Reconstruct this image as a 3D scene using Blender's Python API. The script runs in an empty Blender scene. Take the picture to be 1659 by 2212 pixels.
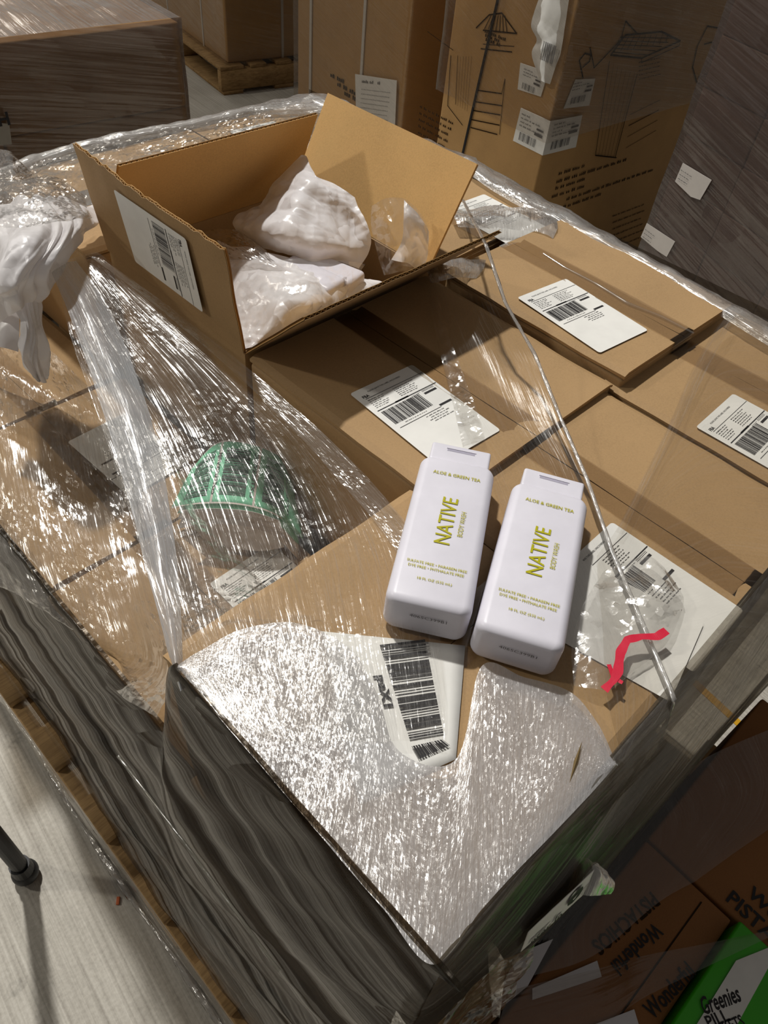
import bpy, bmesh, math, random
import numpy as np
from mathutils import Vector, Matrix, noise as mnoise

# ------------------------------------------------------------------ camera, world, lamps, exposure
SC = bpy.context.scene
COL = SC.collection
W_PX, H_PX = 1659, 2212
F_PX, PITCH, ROLL, YAW = 1605.0, 0.82337, 0.12649, math.radians(50.0)
CAM_Z = 1.545

def cam_axes():
    fwd = np.array([0, math.cos(PITCH), -math.sin(PITCH)])
    up = np.array([0, math.sin(PITCH), math.cos(PITCH)])
    right = np.array([1.0, 0, 0])
    r2 = math.cos(ROLL) * right + math.sin(ROLL) * up
    u2 = -math.sin(ROLL) * right + math.cos(ROLL) * up
    ax = np.array([math.cos(YAW), math.sin(YAW), 0.0])
    ay = np.array([-math.sin(YAW), math.cos(YAW), 0.0])
    T = np.array([ax, ay, [0, 0, 1.0]])
    return T @ r2, T @ u2, T @ fwd
CR, CU, CF = cam_axes()
cam_data = bpy.data.cameras.new('camera')
cam = bpy.data.objects.new('camera', cam_data)
COL.objects.link(cam)
cam_data.sensor_fit = 'HORIZONTAL'
cam_data.sensor_width = 36.0
cam_data.lens = 36.0 * F_PX / W_PX
cam_data.clip_start = 0.02
cam.matrix_world = Matrix(((CR[0], CU[0], -CF[0], 0), (CR[1], CU[1], -CF[1], 0), (CR[2], CU[2], -CF[2], CAM_Z), (0, 0, 0, 1)))
SC.camera = cam

world = bpy.data.worlds.new('warehouse_air')
SC.world = world
world.use_nodes = True
wb = world.node_tree.nodes['Background']
wb.inputs[0].default_value = (1.0, 0.93, 0.86, 1)
wb.inputs[1].default_value = 0.14

def lamp(name, kind, loc, target, energy, size, color, **kw):
    d = bpy.data.lights.new(name, kind)
    o = bpy.data.objects.new(name, d)
    COL.objects.link(o)
    o.location = loc
    v = Vector(target) - Vector(loc)
    o.rotation_euler = v.to_track_quat('-Z', 'Y').to_euler()
    d.energy = energy
    d.color = color
    if kind == 'SPOT':
        d.shadow_soft_size = size
        d.spot_size = math.radians(kw.get('angle', 40)); d.spot_blend = kw.get('blend', 0.6)
    else:
        d.shape = 'RECTANGLE'; d.size = size; d.size_y = kw.get('sy', size)
    return o
lamp('ceiling_lamp_main', 'SPOT', (1.60, 5.15, 9.0), (0.55, 0.35, 0.9), 3100, 0.20, (1.0, 0.975, 0.93), angle=42, blend=0.55)
lamp('ceiling_lamp_left', 'AREA', (-4.6, 6.2, 6.2), (0.5, 0.6, 0.8), 150, 0.5, (1.0, 0.95, 0.85), sy=0.5)
lamp('fill_lamp_far', 'AREA', (4.5, 12.5, 8.5), (1.5, 2.5, 0.5), 70, 0.7, (1.0, 0.93, 0.82), sy=1.2)  # unseen lamp added as fill from behind, gives the film extra sparkle
lamp('fill_lamp_aisle', 'AREA', (-1.5, 8.5, 8.5), (1.0, 2.0, 0.5), 40, 0.6, (1.0, 0.95, 0.88), sy=1.0)  # weak fill lamp added out of view at the back left

SC.view_settings.view_transform = 'Standard'
SC.view_settings.look = 'None'
SC.view_settings.exposure = 0.0
SC.view_settings.gamma = 1.0
SC.view_settings.use_curve_mapping = False
SC.cycles.transparent_max_bounces = 24
SC.cycles.use_adaptive_sampling = True
SC.cycles.adaptive_threshold = 0.04
SC.cycles.max_bounces = 5
SC.cycles.diffuse_bounces = 3
SC.cycles.glossy_bounces = 3
SC.cycles.caustics_reflective = False
SC.cycles.caustics_refractive = False

# ------------------------------------------------------------------ placing helpers
CAMP = np.array([0, 0, CAM_Z])
def ray(u, v):
    return CR * ((u - W_PX / 2) / F_PX) - CU * ((v - H_PX / 2) / F_PX) + CF
def at(u, v, z):
    """point of the scene seen at pixel (u, v) of the photograph that lies at height z"""
    d = ray(u, v)
    return CAMP + d * ((z - CAM_Z) / d[2])
def onplane(u, v, p0, n):
    d = ray(u, v)
    n = np.array(n, float)
    return CAMP + d * (np.dot(np.array(p0) - CAMP, n) / np.dot(d, n))
def pix(p):
    d = np.array(p) - CAMP
    z = d @ CF
    return (W_PX / 2 + F_PX * (d @ CR) / z, H_PX / 2 - F_PX * (d @ CU) / z)
def V3(*a): return np.array(a, float)

# ------------------------------------------------------------------ object helpers
def thing(name, label, cat, loc=(0, 0, 0), rotz=0.0, group=None):
    o = bpy.data.objects.new(name, None)
    COL.objects.link(o)
    o.location = loc
    o.rotation_euler = (0, 0, rotz)
    o.empty_display_size = 0.05
    o['label'] = label; o['category'] = cat
    if group: o['group'] = group
    return o
def tag(o, label, cat, group=None, kind=None):
    if label: o['label'] = label
    if cat: o['category'] = cat
    if group: o['group'] = group
    if kind: o['kind'] = kind
    return o
def link(name, me, mat, parent=None, smooth=False, keep=True):
    """link a mesh whose coordinates are world coordinates; parents must be at identity unless keep=False"""
    o = bpy.data.objects.new(name, me)
    COL.objects.link(o)
    if mat is not None and len(me.materials) == 0:
        me.materials.append(mat)
    if smooth:
        me.polygons.foreach_set('use_smooth', [True] * len(me.polygons))
    if parent is not None:
        o.parent = parent
        if keep:
            o.matrix_parent_inverse = (Matrix.Translation(parent.location) @ parent.rotation_euler.to_matrix().to_4x4()).inverted()
    return o
def mesh(name, verts, faces, uvs=None):
    me = bpy.data.meshes.new(name)
    me.from_pydata([tuple(float(c) for c in v) for v in verts], [], faces)
    if uvs is not None:
        ul = me.uv_layers.new(name='UVMap')
        idx = np.empty(len(me.loops), dtype=np.int32)
        me.loops.foreach_get('vertex_index', idx)
        a = np.array(uvs, dtype=np.float32)[idx]
        ul.data.foreach_set('uv', a.ravel())
    me.update()
    return me
class MB:
    """collects pieces into one mesh"""
    def __init__(self): self.v = []; self.f = []
    def add(self, vs, fs):
        n = len(self.v)
        self.v += [tuple(float(c) for c in v) for v in vs]
        self.f += [tuple(i + n for i in f) for f in fs]
    def box(self, p0, p1):
        x0, y0, z0 = p0; x1, y1, z1 = p1
        self.add([(x0, y0, z0), (x1, y0, z0), (x1, y1, z0), (x0, y1, z0), (x0, y0, z1), (x1, y0, z1), (x1, y1, z1), (x0, y1, z1)],
                 [(0, 3, 2, 1), (4, 5, 6, 7), (0, 1, 5, 4), (1, 2, 6, 5), (2, 3, 7, 6), (3, 0, 4, 7)])
    def frame(self, o, ex, ey, ez, p0, p1):
        o, ex, ey, ez = map(np.array, (o, ex, ey, ez))
        b = MB(); b.box(p0, p1)
        self.add([o + ex * x + ey * y + ez * z for x, y, z in b.v], b.f)
    def quad(self, a, b, c, d): self.add([a, b, c, d], [(0, 1, 2, 3)])
    def mesh(self, name): return mesh(name, self.v, self.f)
    def build(self, name, mat, parent=None, smooth=False): return link(name, self.mesh(name), mat, parent, smooth)
def bevelled(mb, name, width, seg=2):
    bm = bmesh.new()
    me = mb.mesh(name)
    bm.from_mesh(me)
    bmesh.ops.remove_doubles(bm, verts=bm.verts, dist=1e-6)
    bmesh.ops.bevel(bm, geom=bm.edges[:], offset=width, segments=seg, affect='EDGES', profile=0.6)
    bm.to_mesh(me); bm.free()
    me.polygons.foreach_set('use_smooth', [True] * len(me.polygons))
    return me

# ------------------------------------------------------------------ materials
def lin(r, g, b):
    f = lambda c: ((c / 255 + 0.055) / 1.055) ** 2.4 if c / 255 > 0.04045 else c / 255 / 12.92
    return (f(r), f(g), f(b), 1.0)
class NT:
    def __init__(self, name):
        self.m = bpy.data.materials.new(name); self.m.use_nodes = True
        self.t = self.m.node_tree; self.t.nodes.clear()
        self.out = self.t.nodes.new('ShaderNodeOutputMaterial')
    def n(self, typ, **kw):
        nd = self.t.nodes.new('ShaderNode' + typ)
        for k, v in kw.items():
            if k.startswith('_'): setattr(nd, k[1:], v)
            else:
                key = int(k[1:]) if k[0] == 'i' and k[1:].isdigit() else k.replace('0', ' ')
                s = nd.inputs[key]
                if isinstance(v, bpy.types.NodeSocket): self.t.links.new(v, s)
                else: s.default_value = v
        return nd
    def math(self, op, a, b=None, c=None, clamp=False):
        nd = self.t.nodes.new('ShaderNodeMath'); nd.operation = op; nd.use_clamp = clamp
        for i, x in enumerate((a, b, c)):
            if x is None: continue
            if isinstance(x, bpy.types.NodeSocket): self.t.links.new(x, nd.inputs[i])
            else: nd.inputs[i].default_value = x
        return nd.outputs[0]
    def coords(self, kind='Object', scale=(1, 1, 1), rot=(0, 0, 0), loc=(0, 0, 0)):
        tc = self.t.nodes.new('ShaderNodeTexCoord')
        mp = self.n('Mapping', Scale=scale, Rotation=rot, Location=loc)
        self.t.links.new(tc.outputs[kind], mp.inputs['Vector'])
        return mp.outputs[0]
    def noise(self, vec, scale, detail=4, rough=0.6, dist=0.0):
        nd = self.n('TexNoise', Vector=vec, Scale=scale, Detail=detail, Roughness=rough, Distortion=dist)
        return nd.outputs[0]
    def ramp(self, fac, stops):
        nd = self.t.nodes.new('ShaderNodeValToRGB')
        e = nd.color_ramp.elements
        while len(e) < len(stops): e.new(0.5)
        for k, (p, c) in enumerate(stops):
            e[k].position = p; e[k].color = c if len(c) == 4 else (*c, 1)
        self.t.links.new(fac, nd.inputs[0])
        return nd.outputs[0]
    def maprange(self, v, a, b, c, d):
        nd = self.n('MapRange', _clamp=True)
        self.t.links.new(v, nd.inputs[0])
        for i, x in zip((1, 2, 3, 4), (a, b, c, d)): nd.inputs[i].default_value = x
        return nd.outputs[0]
    def mix(self, fac, a, b):
        nd = self.t.nodes.new('ShaderNodeMixShader')
        for i, x in enumerate((fac, a, b)):
            if isinstance(x, bpy.types.NodeSocket): self.t.links.new(x, nd.inputs[i])
            else: nd.inputs[i].default_value = x
        return nd.outputs[0]
    def bump(self, h, strength, dist):
        nd = self.n('Bump', Strength=strength, Distance=dist)
        self.t.links.new(h, nd.inputs['Height'])
        return nd.outputs[0]
    def surface(self, s): self.t.links.new(s, self.out.inputs['Surface']); return self.m
    def principled(self, color, rough, normal=None, spec=0.5, **kw):
        nd = self.t.nodes.new('ShaderNodeBsdfPrincipled')
        for key, v in (('Base Color', color), ('Roughness', rough), ('Normal', normal), ('Specular IOR Level', spec)):
            if v is None: continue
            if isinstance(v, bpy.types.NodeSocket): self.t.links.new(v, nd.inputs[key])
            else: nd.inputs[key].default_value = v
        for k, v in kw.items(): nd.inputs[k.replace('_', ' ')].default_value = v
        return nd.outputs[0]

def mat_card(name, base, dark=0.82, wear=0.0):
    t = NT(name)
    vec = t.coords('Object')
    fib = t.noise(vec, 420, 3, 0.7)
    blot = t.noise(vec, 9, 4, 0.6)
    m = t.math('ADD', t.math('MULTIPLY', fib, 0.55), t.math('MULTIPLY', blot, 0.45))
    d = tuple(c * dark for c in base[:3])
    l = tuple(min(1, c * 1.10) for c in base[:3])
    c = t.ramp(m, [(0.30, d), (0.52, base[:3]), (0.75, l)])
    nrm = t.bump(t.noise(vec, 160, 3, 0.6), 0.25, 0.0006)
    return t.surface(t.principled(c, 0.72, nrm, spec=0.28))
CARD = mat_card('kraft_cardboard', lin(169, 138, 98))
CARD2 = mat_card('kraft_cardboard_warm', lin(184, 146, 96))
CARD_IN = mat_card('cardboard_inner_liner', lin(208, 168, 110))
CARD_RED = mat_card('brown_cardboard', lin(146, 98, 56))  # base darkened to carry the shade beside the near load
CARD_PUR = mat_card('grey_brown_cardboard', lin(128, 104, 90))
def mat_flat(name, col, rough=0.6, spec=0.4, bump=0.0, bscale=60):
    t = NT(name)
    nrm = None
    vec = t.coords('Object')
    c = t.ramp(t.noise(vec, 30, 3), [(0.3, tuple(x * 0.95 for x in col[:3])), (0.7, tuple(min(1, x * 1.03) for x in col[:3]))])
    if bump: nrm = t.bump(t.noise(vec, bscale, 3), 0.5, bump)
    return t.surface(t.principled(c, rough, nrm, spec=spec))
PAPER = mat_flat('label_paper', lin(232, 231, 226), 0.55, 0.35, 0.0002)
INK = mat_flat('black_print', lin(38, 36, 38), 0.6, 0.3)
INK_BROWN = mat_flat('dark_brown_print', lin(50, 36, 22), 0.8, 0.1)
LIME = mat_flat('lime_print', lin(178, 172, 8), 0.45, 0.4)
INK_GREY = mat_flat('grey_print', lin(96, 94, 94), 0.6, 0.3)
BOTTLE = mat_flat('white_bottle_plastic', lin(221, 219, 229), 0.38, 0.45, 0.0)
BLACKP = mat_flat('black_rubber', lin(26, 26, 28), 0.5, 0.4, 0.0004, 200)
GREEN = mat_flat('mint_label_stock', lin(118, 196, 158), 0.5, 0.4)
BACKING = mat_flat('pale_label_backing', lin(205, 196, 188), 0.6, 0.3)
BRIGHTGREEN = mat_flat('green_carton_print', lin(58, 178, 14), 0.4, 0.5)
STRAP = mat_flat('white_strap', lin(205, 200, 192), 0.45, 0.4)
YELLOWT = mat_flat('yellow_floor_tape', lin(205, 155, 30), 0.6, 0.3)
ORANGE = mat_flat('orange_chip', lin(200, 110, 70), 0.7, 0.3)
REDT = mat_flat('red_bag_seal', lin(205, 30, 60), 0.45, 0.5, 0.0005, 120)
def mat_wood(name, c0, c1):
    t = NT(name)
    vec = t.coords('Object', scale=(3, 40, 40))
    vec2 = t.coords('Object', scale=(40, 3, 40))
    n = t.noise(vec, 3, 5, 0.65, 0.8)
    n2 = t.noise(t.coords('Object'), 14, 4)
    m = t.math('ADD', t.math('MULTIPLY', n, 0.6), t.math('MULTIPLY', n2, 0.4))
    c = t.ramp(m, [(0.3, c0[:3]), (0.7, c1[:3])])
    return t.surface(t.principled(c, 0.75, t.bump(n, 0.4, 0.001), spec=0.25))
WOOD = mat_wood('pallet_pine', lin(108, 82, 50), lin(182, 148, 100))
def mat_tape():
    t = NT('clear_packing_tape')
    vec = t.coords('Object')
    b = t.bump(t.noise(vec, 45, 3, 0.5), 0.4, 0.0012)
    tr = t.n('BsdfTransparent', Color=(0.90, 0.86, 0.81, 1))
    gl = t.n('BsdfGlossy', Roughness=0.13, Normal=b)
    fr = t.n('Fresnel', IOR=1.45, Normal=b)
    return t.surface(t.mix(t.math('MULTIPLY', fr.outputs[0], 1.1, clamp=True), tr.outputs[0], gl.outputs[0]))
TAPE = mat_tape()

def mat_film(name, haze=0.03, haze_streak=0.25, rough=0.20, layers=2.0, su=330, sv=5.0, ks=0.5, crk=90, kc=0.4, kf=0.15,
             tint=(0.97, 0.965, 0.955), haze_col=(0.78, 0.77, 0.76), lo=0.50, hi=0.66, trans=0.5, cap=0.8, patch=0.2, pscale=9, bands=1.0):
    """stretch film: clear sheet whose thin gloss is broken by tension strings along v and by small creased facets; UVs are in metres"""
    t = NT(name)
    base = t.coords('UV')
    def mapped(sx, sy, off):
        src = base
        if off:
            r_ = t.n('Mapping', Rotation=(0, 0, 0.055)); t.t.links.new(base, r_.inputs['Vector']); src = r_.outputs[0]
        m = t.n('Mapping', Scale=(sx, sy, 1), Location=(off, off * 0.6, 0)); t.t.links.new(src, m.inputs['Vector']); return m.outputs[0]
    def vop(op, a, b=None, s=None):
        nd = t.t.nodes.new('ShaderNodeVectorMath'); nd.operation = op
        for i, x in enumerate((a, b)):
            if x is None: continue
            if isinstance(x, bpy.types.NodeSocket): t.t.links.new(x, nd.inputs[i])
            else: nd.inputs[i].default_value = x
        if s is not None: nd.inputs['Scale'].default_value = s
        return nd.outputs[0]
    n1 = t.n('TexNoise', Vector=mapped(su, sv, 0.0), Scale=1.0, Detail=5, Roughness=0.68, Distortion=0.1)
    n2 = t.n('TexNoise', Vector=mapped(su * 2.3, sv * 1.7, 3.1), Scale=1.0, Detail=3, Roughness=0.6, Distortion=0.1)
    warp = t.n('TexNoise', Vector=base, Scale=crk * 0.5, Detail=2, Roughness=0.5)
    wv_ = vop('ADD', base, vop('SCALE', warp.outputs['Color'], s=0.7 / crk))
    vo = t.n('TexVoronoi', Vector=wv_, Scale=crk, Randomness=1.0)
    vo2 = t.n('TexNoise', Vector=base, Scale=crk * 3.3, Detail=3, Roughness=0.65, Distortion=1.0)
    half = (0.5, 0.5, 0.5)
    geo = t.t.nodes.new('ShaderNodeNewGeometry')
    acc = geo.outputs['Normal']
    acc = vop('ADD', acc, vop('SCALE', vop('SUBTRACT', n1.outputs['Color'], half), s=ks * 1.6))
    acc = vop('ADD', acc, vop('SCALE', vop('SUBTRACT', n2.outputs['Color'], half), s=ks))
    pm = t.maprange(t.noise(base, pscale, 3, 0.55, 0.6), 0.44, 0.58, patch, 1.0)
    cz = vop('ADD', vop('SCALE', vop('SUBTRACT', vo.outputs['Color'], half), s=kc), vop('SCALE', vop('SUBTRACT', vo2.outputs['Color'], half), s=kf * 2))
    sc_ = t.t.nodes.new('ShaderNodeVectorMath'); sc_.operation = 'SCALE'; t.t.links.new(cz, sc_.inputs[0]); t.t.links.new(pm, sc_.inputs['Scale'])
    acc = vop('ADD', acc, sc_.outputs[0])
    nb = vop('NORMALIZE', acc)
    ior = t.math('SUBTRACT', 1.5, t.math('MULTIPLY', geo.outputs['Backfacing'], 1.5 - 1 / 1.5))
    fr = t.n('Fresnel', Normal=nb); t.t.links.new(ior, fr.inputs['IOR'])
    fac = t.math('MINIMUM', t.math('MULTIPLY', fr.outputs[0], layers, clamp=True), cap)
    tr = t.n('BsdfTransparent', Color=(*tint, 1))
    gl = t.n('BsdfGlossy', Roughness=rough, Normal=nb, Color=(1, 0.985, 0.96, 1))
    hz = t.mix(trans, t.n('BsdfDiffuse', Color=(*haze_col, 1), Normal=nb).outputs[0], t.n('BsdfTranslucent', Color=(*haze_col, 1), Normal=nb).outputs[0])
    hm = t.maprange(t.math('ADD', t.math('MULTIPLY', n1.outputs[0], 0.5), t.math('MULTIPLY', n2.outputs[0], 0.5)), lo, hi, haze, min(0.95, haze + haze_streak))
    if bands < 1:  # broad bands of sheen laid into the haze and gloss
        bn = t.noise(mapped(16, 0.5, 1.3), 1.0, 3, 0.6, 0.3)
        bm_ = t.maprange(bn, 0.42, 0.60, bands, 1.0)
        hm = t.math('MULTIPLY', hm, bm_); fac = t.math('MULTIPLY', fac, bm_)
    s = t.mix(hm, tr.outputs[0], hz)
    return t.surface(t.mix(fac, s, gl.outputs[0]))
FILM_SHEET = mat_film('film_taut_sheet', 0.0, 0.24, 0.20, 1.1, 520, 6.0, 0.48, 200, 0.14, 0.12, lo=0.50, hi=0.64)
FILM_TOP = mat_film('film_silvery_top', 0.60, 0.28, 0.30, 3.2, 620, 50.0, 0.50, 600, 0.34, 0.40, lo=0.42, hi=0.62, haze_col=(0.68, 0.67, 0.68), patch=0.55, pscale=14)
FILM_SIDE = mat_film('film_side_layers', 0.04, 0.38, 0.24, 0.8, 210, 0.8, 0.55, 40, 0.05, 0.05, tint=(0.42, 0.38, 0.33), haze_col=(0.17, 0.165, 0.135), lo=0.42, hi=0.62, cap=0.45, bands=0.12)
FILM_RIM = mat_film('film_rim_bundle', 0.30, 0.40, 0.24, 3.4, 620, 12.0, 0.7, 260, 0.25, 0.20, lo=0.40, hi=0.62)
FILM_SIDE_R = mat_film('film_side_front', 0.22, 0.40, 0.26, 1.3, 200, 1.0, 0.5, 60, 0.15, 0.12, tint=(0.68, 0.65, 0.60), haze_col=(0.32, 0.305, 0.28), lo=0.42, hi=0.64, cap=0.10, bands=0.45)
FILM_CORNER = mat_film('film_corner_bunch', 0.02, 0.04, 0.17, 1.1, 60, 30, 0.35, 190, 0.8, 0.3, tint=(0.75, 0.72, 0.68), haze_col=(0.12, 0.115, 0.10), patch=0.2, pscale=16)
FILM_SOFT = mat_film('film_soft_cover', 0.04, 0.08, 0.20, 1.5, 40, 20, 0.3, 60, 0.45, 0.15)
FILM_ROPE = mat_film('film_gathered', 0.30, 0.40, 0.22, 3.5, 900, 6.0, 0.7, 160, 0.2, 0.1, lo=0.42, hi=0.6)
FILM_BG = mat_film('film_background', 0.03, 0.14, 0.22, 1.4, 240, 1.2, 0.5, 30, 0.15, 0.10, tint=(0.86, 0.83, 0.80), haze_col=(0.42, 0.39, 0.36), lo=0.46, hi=0.66, cap=0.5)
FILM_CRINK = mat_film('film_crinkled', 0.03, 0.10, 0.19, 2.2, 60, 40, 0.35, 210, 0.75, 0.30)
FILM_BAG = mat_film('film_bag_clear', 0.10, 0.10, 0.19, 2.8, 40, 30, 0.3, 110, 0.65, 0.22, patch=0.55, pscale=16)
def mat_whiteplastic():
    t = NT('white_poly_bag')
    vec = t.coords('Object')
    def vop(op, a, b=None, s=None):
        nd = t.t.nodes.new('ShaderNodeVectorMath'); nd.operation = op
        for i, x in enumerate((a, b)):
            if x is None: continue
            if isinstance(x, bpy.types.NodeSocket): t.t.links.new(x, nd.inputs[i])
            else: nd.inputs[i].default_value = x
        if s is not None: nd.inputs['Scale'].default_value = s
        return nd.outputs[0]
    half = (0.5, 0.5, 0.5)
    wn = t.n('TexNoise', Vector=vec, Scale=14, Detail=3, Roughness=0.5)
    wv_ = vop('ADD', vec, vop('SCALE', wn.outputs['Color'], s=0.06))
    vo = t.n('TexVoronoi', Vector=wv_, Scale=42, Randomness=1.0)
    sm = t.n('TexNoise', Vector=vec, Scale=24, Detail=3, Roughness=0.55, Distortion=1.5)
    geo = t.t.nodes.new('ShaderNodeNewGeometry')
    acc = vop('ADD', geo.outputs['Normal'], vop('SCALE', vop('SUBTRACT', vo.outputs['Color'], half), s=0.30))
    acc = vop('ADD', acc, vop('SCALE', vop('SUBTRACT', sm.outputs['Color'], half), s=0.9))
    nb = vop('NORMALIZE', acc)
    s = t.principled(lin(247, 245, 247), 0.30, nb, spec=0.5)
    tl = t.n('BsdfTranslucent', Color=lin(240, 236, 234))
    return t.surface(t.mix(0.22, s, tl.outputs[0]))
WHITEBAG = mat_whiteplastic()
def mat_floor():
    t = NT('broomed_concrete')
    vec = t.coords('Object', rot=(0, 0, math.radians(6)))
    sp = t.n('Mapping', Scale=(150, 1.6, 1)); t.t.links.new(vec, sp.inputs['Vector'])
    br = t.noise(sp.outputs[0], 1.0, 4, 0.6, 0.2)
    st = t.noise(vec, 1.6, 5, 0.6)
    gr = t.noise(vec, 150, 3, 0.6)
    sm = t.noise(vec, 7, 5, 0.7)
    m = t.math('ADD', t.math('MULTIPLY', br, 0.42), t.math('ADD', t.math('MULTIPLY', st, 0.38), t.math('MULTIPLY', gr, 0.2)))
    c = t.ramp(m, [(0.34, lin(140, 134, 124)), (0.5, lin(184, 179, 168)), (0.66, lin(214, 210, 200))])
    dk = t.maprange(sm, 0.62, 0.74, 0.0, 0.65)
    mx = t.t.nodes.new('ShaderNodeMixRGB'); t.t.links.new(dk, mx.inputs[0]); t.t.links.new(c, mx.inputs[1]); mx.inputs[2].default_value = lin(88, 84, 78)
    return t.surface(t.principled(mx.outputs[0], 0.62, t.bump(m, 0.6, 0.002), spec=0.35))
FLOOR = mat_floor()
# ------------------------------------------------------------------ flat print (text, bars, strokes)
_tc = {}
def text_geo(s, size, bold=0.0, shear=0.0):
    key = (s, bold, shear)
    if key not in _tc:
        cu = bpy.data.curves.new('t', 'FONT')
        cu.body = s; cu.size = 1.0; cu.resolution_u = 2; cu.offset = bold; cu.shear = shear
        ob = bpy.data.objects.new('t', cu)
        COL.objects.link(ob)
        me = bpy.data.meshes.new_from_object(ob)
        vs = np.array([v.co[:] for v in me.vertices]) if len(me.vertices) else np.zeros((0, 3))
        fs = [tuple(p.vertices) for p in me.polygons]
        bpy.data.objects.remove(ob); bpy.data.curves.remove(cu); bpy.data.meshes.remove(me)
        _tc[key] = (vs, fs)
    vs, fs = _tc[key]
    return vs * size, fs
class Print(MB):
    """flat print on a plane: o origin, ex right, ey up"""
    def __init__(self, o, ex, ey, lift=0.0006):
        super().__init__()
        self.o, self.ex, self.ey = np.array(o, float), np.array(ex, float), np.array(ey, float)
        self.n = np.cross(self.ex, self.ey); self.lift = lift
    def p(self, x, y): return self.o + self.ex * x + self.ey * y + self.n * self.lift
    def rect(self, x0, y0, x1, y1): self.quad(self.p(x0, y0), self.p(x1, y0), self.p(x1, y1), self.p(x0, y1))
    def text(self, s, x, y, size, rot=0.0, width=None, bold=0.0, shear=0.0, height=None, center=False):
        vs, fs = text_geo(s, size, bold, shear)
        if len(vs) == 0: return
        mn, mx = vs.min(0), vs.max(0)
        kx = width / (mx[0] - mn[0]) if width else 1.0
        ky = height / (mx[1] - mn[1]) if height else 1.0
        c, sn = math.cos(rot), math.sin(rot)
        out = []
        for q in vs:
            a, b = (q[0] - mn[0]) * kx, (q[1] - mn[1]) * ky
            if center: a -= (mx[0] - mn[0]) * kx / 2
            out.append(self.p(x + a * c - b * sn, y + a * sn + b * c))
        self.add(out, fs)
    def bars(self, x0, y0, x1, y1, n, seed, vertical=True, fill=0.5):
        r = random.Random(seed)
        ws = [r.choice((1, 1, 2, 3)) for _ in range(2 * n)]
        tot = sum(ws); pos = 0
        for k, w in enumerate(ws):
            a, b = pos / tot, (pos + w) / tot
            if k % 2 == 0:
                if vertical: self.rect(x0 + (x1 - x0) * a, y0, x0 + (x1 - x0) * b, y1)
                else: self.rect(x0, y0 + (y1 - y0) * a, x1, y0 + (y1 - y0) * b)
            pos += w
    def words(self, x0, y, length, h, seed):
        """a line of print too small to read: word-sized dashes"""
        r = random.Random(seed); x = x0
        while x < x0 + length:
            w = r.uniform(0.0016, 0.005) * (h / 0.0012)
            k = max(2, int(w / (h * 0.7)))
            for i in range(k):
                xx = x + i * w / k
                self.rect(xx, y, xx + w / k * 0.62, y + h * r.uniform(0.6, 1.0))
            x += w + h * 0.8
    def stroke(self, pts, w):
        pts = [np.array(q, float) for q in pts]
        for a, b in zip(pts[:-1], pts[1:]):
            d = b - a; L = np.linalg.norm(d)
            if L < 1e-6: continue
            d /= L; m = np.array([-d[1], d[0]]) * w / 2
            a2, b2 = a - d * w * .3, b + d * w * .3
            self.quad(self.p(*(a2 - m)), self.p(*(b2 - m)), self.p(*(b2 + m)), self.p(*(a2 + m)))
def rounded_rect(name, o, ex, ey, w, h, r, mat, parent, lift=0.0, thick=0.0002, seg=5, bend=0.0):
    o, ex, ey = np.array(o, float), np.array(ex, float), np.array(ey, float)
    n = np.cross(ex, ey)
    pts = []
    for cx, cy, a0 in ((w - r, r, -90), (w - r, h - r, 0), (r, h - r, 90), (r, r, 180)):
        for k in range(seg + 1):
            a = math.radians(a0 + 90 * k / seg)
            pts.append(o + ex * (cx + r * math.cos(a)) + ey * (cy + r * math.sin(a)) + n * (lift + thick))
    m = len(pts)
    low = [q - n * thick for q in pts]
    return link(name, mesh(name, pts + low, [tuple(range(m))] + [(i, i + m, (i + 1) % m + m, (i + 1) % m) for i in range(m)]), mat, parent)
LW, LH = 0.1016, 0.1524
def shipping_label(parent, tl, ex, ey, seed, lift=0.0008):
    """4 x 6 inch carton label, tl = its top left corner, ex reading direction, ey up"""
    tl, ex, ey = np.array(tl, float), np.array(ex, float), np.array(ey, float)
    o = tl - ey * LH
    lab = rounded_rect('shipping_label', o, ex, ey, LW, LH, 0.004, PAPER, parent, lift)
    P = Print(o, ex, ey, lift + 0.0005)
    P.text('PLEASE LEAVE THIS LABEL UNCOVERED', 0.020, LH - 0.0105, 0.004, width=0.052, height=0.0022)
    P.text('FBA', 0.0075, LH - 0.0175, 0.008, width=0.0095, height=0.0048, bold=0.02)
    P.rect(0.0085, LH - 0.0195, LW - 0.001, LH - 0.0189)
    for k in range(6):
        P.words(0.009, LH - 0.0235 - k * 0.0031, 0.024 - (k % 3) * 0.004, 0.0013, seed + k)
        P.words(0.048, LH - 0.0235 - k * 0.0031, 0.030 - (k % 2) * 0.006, 0.0013, seed + 20 + k)
    P.text('SHIP FROM:', 0.009, LH - 0.0235, 0.002, height=0.0013, width=0.011)
    P.rect(0.006, LH - 0.0445, LW - 0.001, LH - 0.0432)
    P.rect(0.034, LH - 0.0448, 0.055, LH - 0.0425)
    P.words(0.058, LH - 0.0470, 0.014, 0.0008, seed + 5)
    P.bars(0.008, LH - 0.0735, 0.068, LH - 0.0475, 46, seed + 1)
    P.words(0.020, LH - 0.0775, 0.035, 0.0012, seed + 9)
    P.rect(0.008, LH - 0.0815, 0.074, LH - 0.0808)
    P.rect(0.074, LH - 0.0535, 0.0935, LH - 0.0503)
    P.rect(0.074, LH - 0.0478, 0.0935, LH - 0.0474); P.rect(0.074, LH - 0.0462, 0.0935, LH - 0.0458)
    P.rect(0.074, LH - 0.0800, 0.0935, LH - 0.0768)
    for k in range(4): P.words(0.046 + (k % 2) * 0.004, LH - 0.0855 - k * 0.0036, 0.026, 0.0015, seed + 40 + k)
    P.build('label_print', INK, lab)
    return lab

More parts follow.
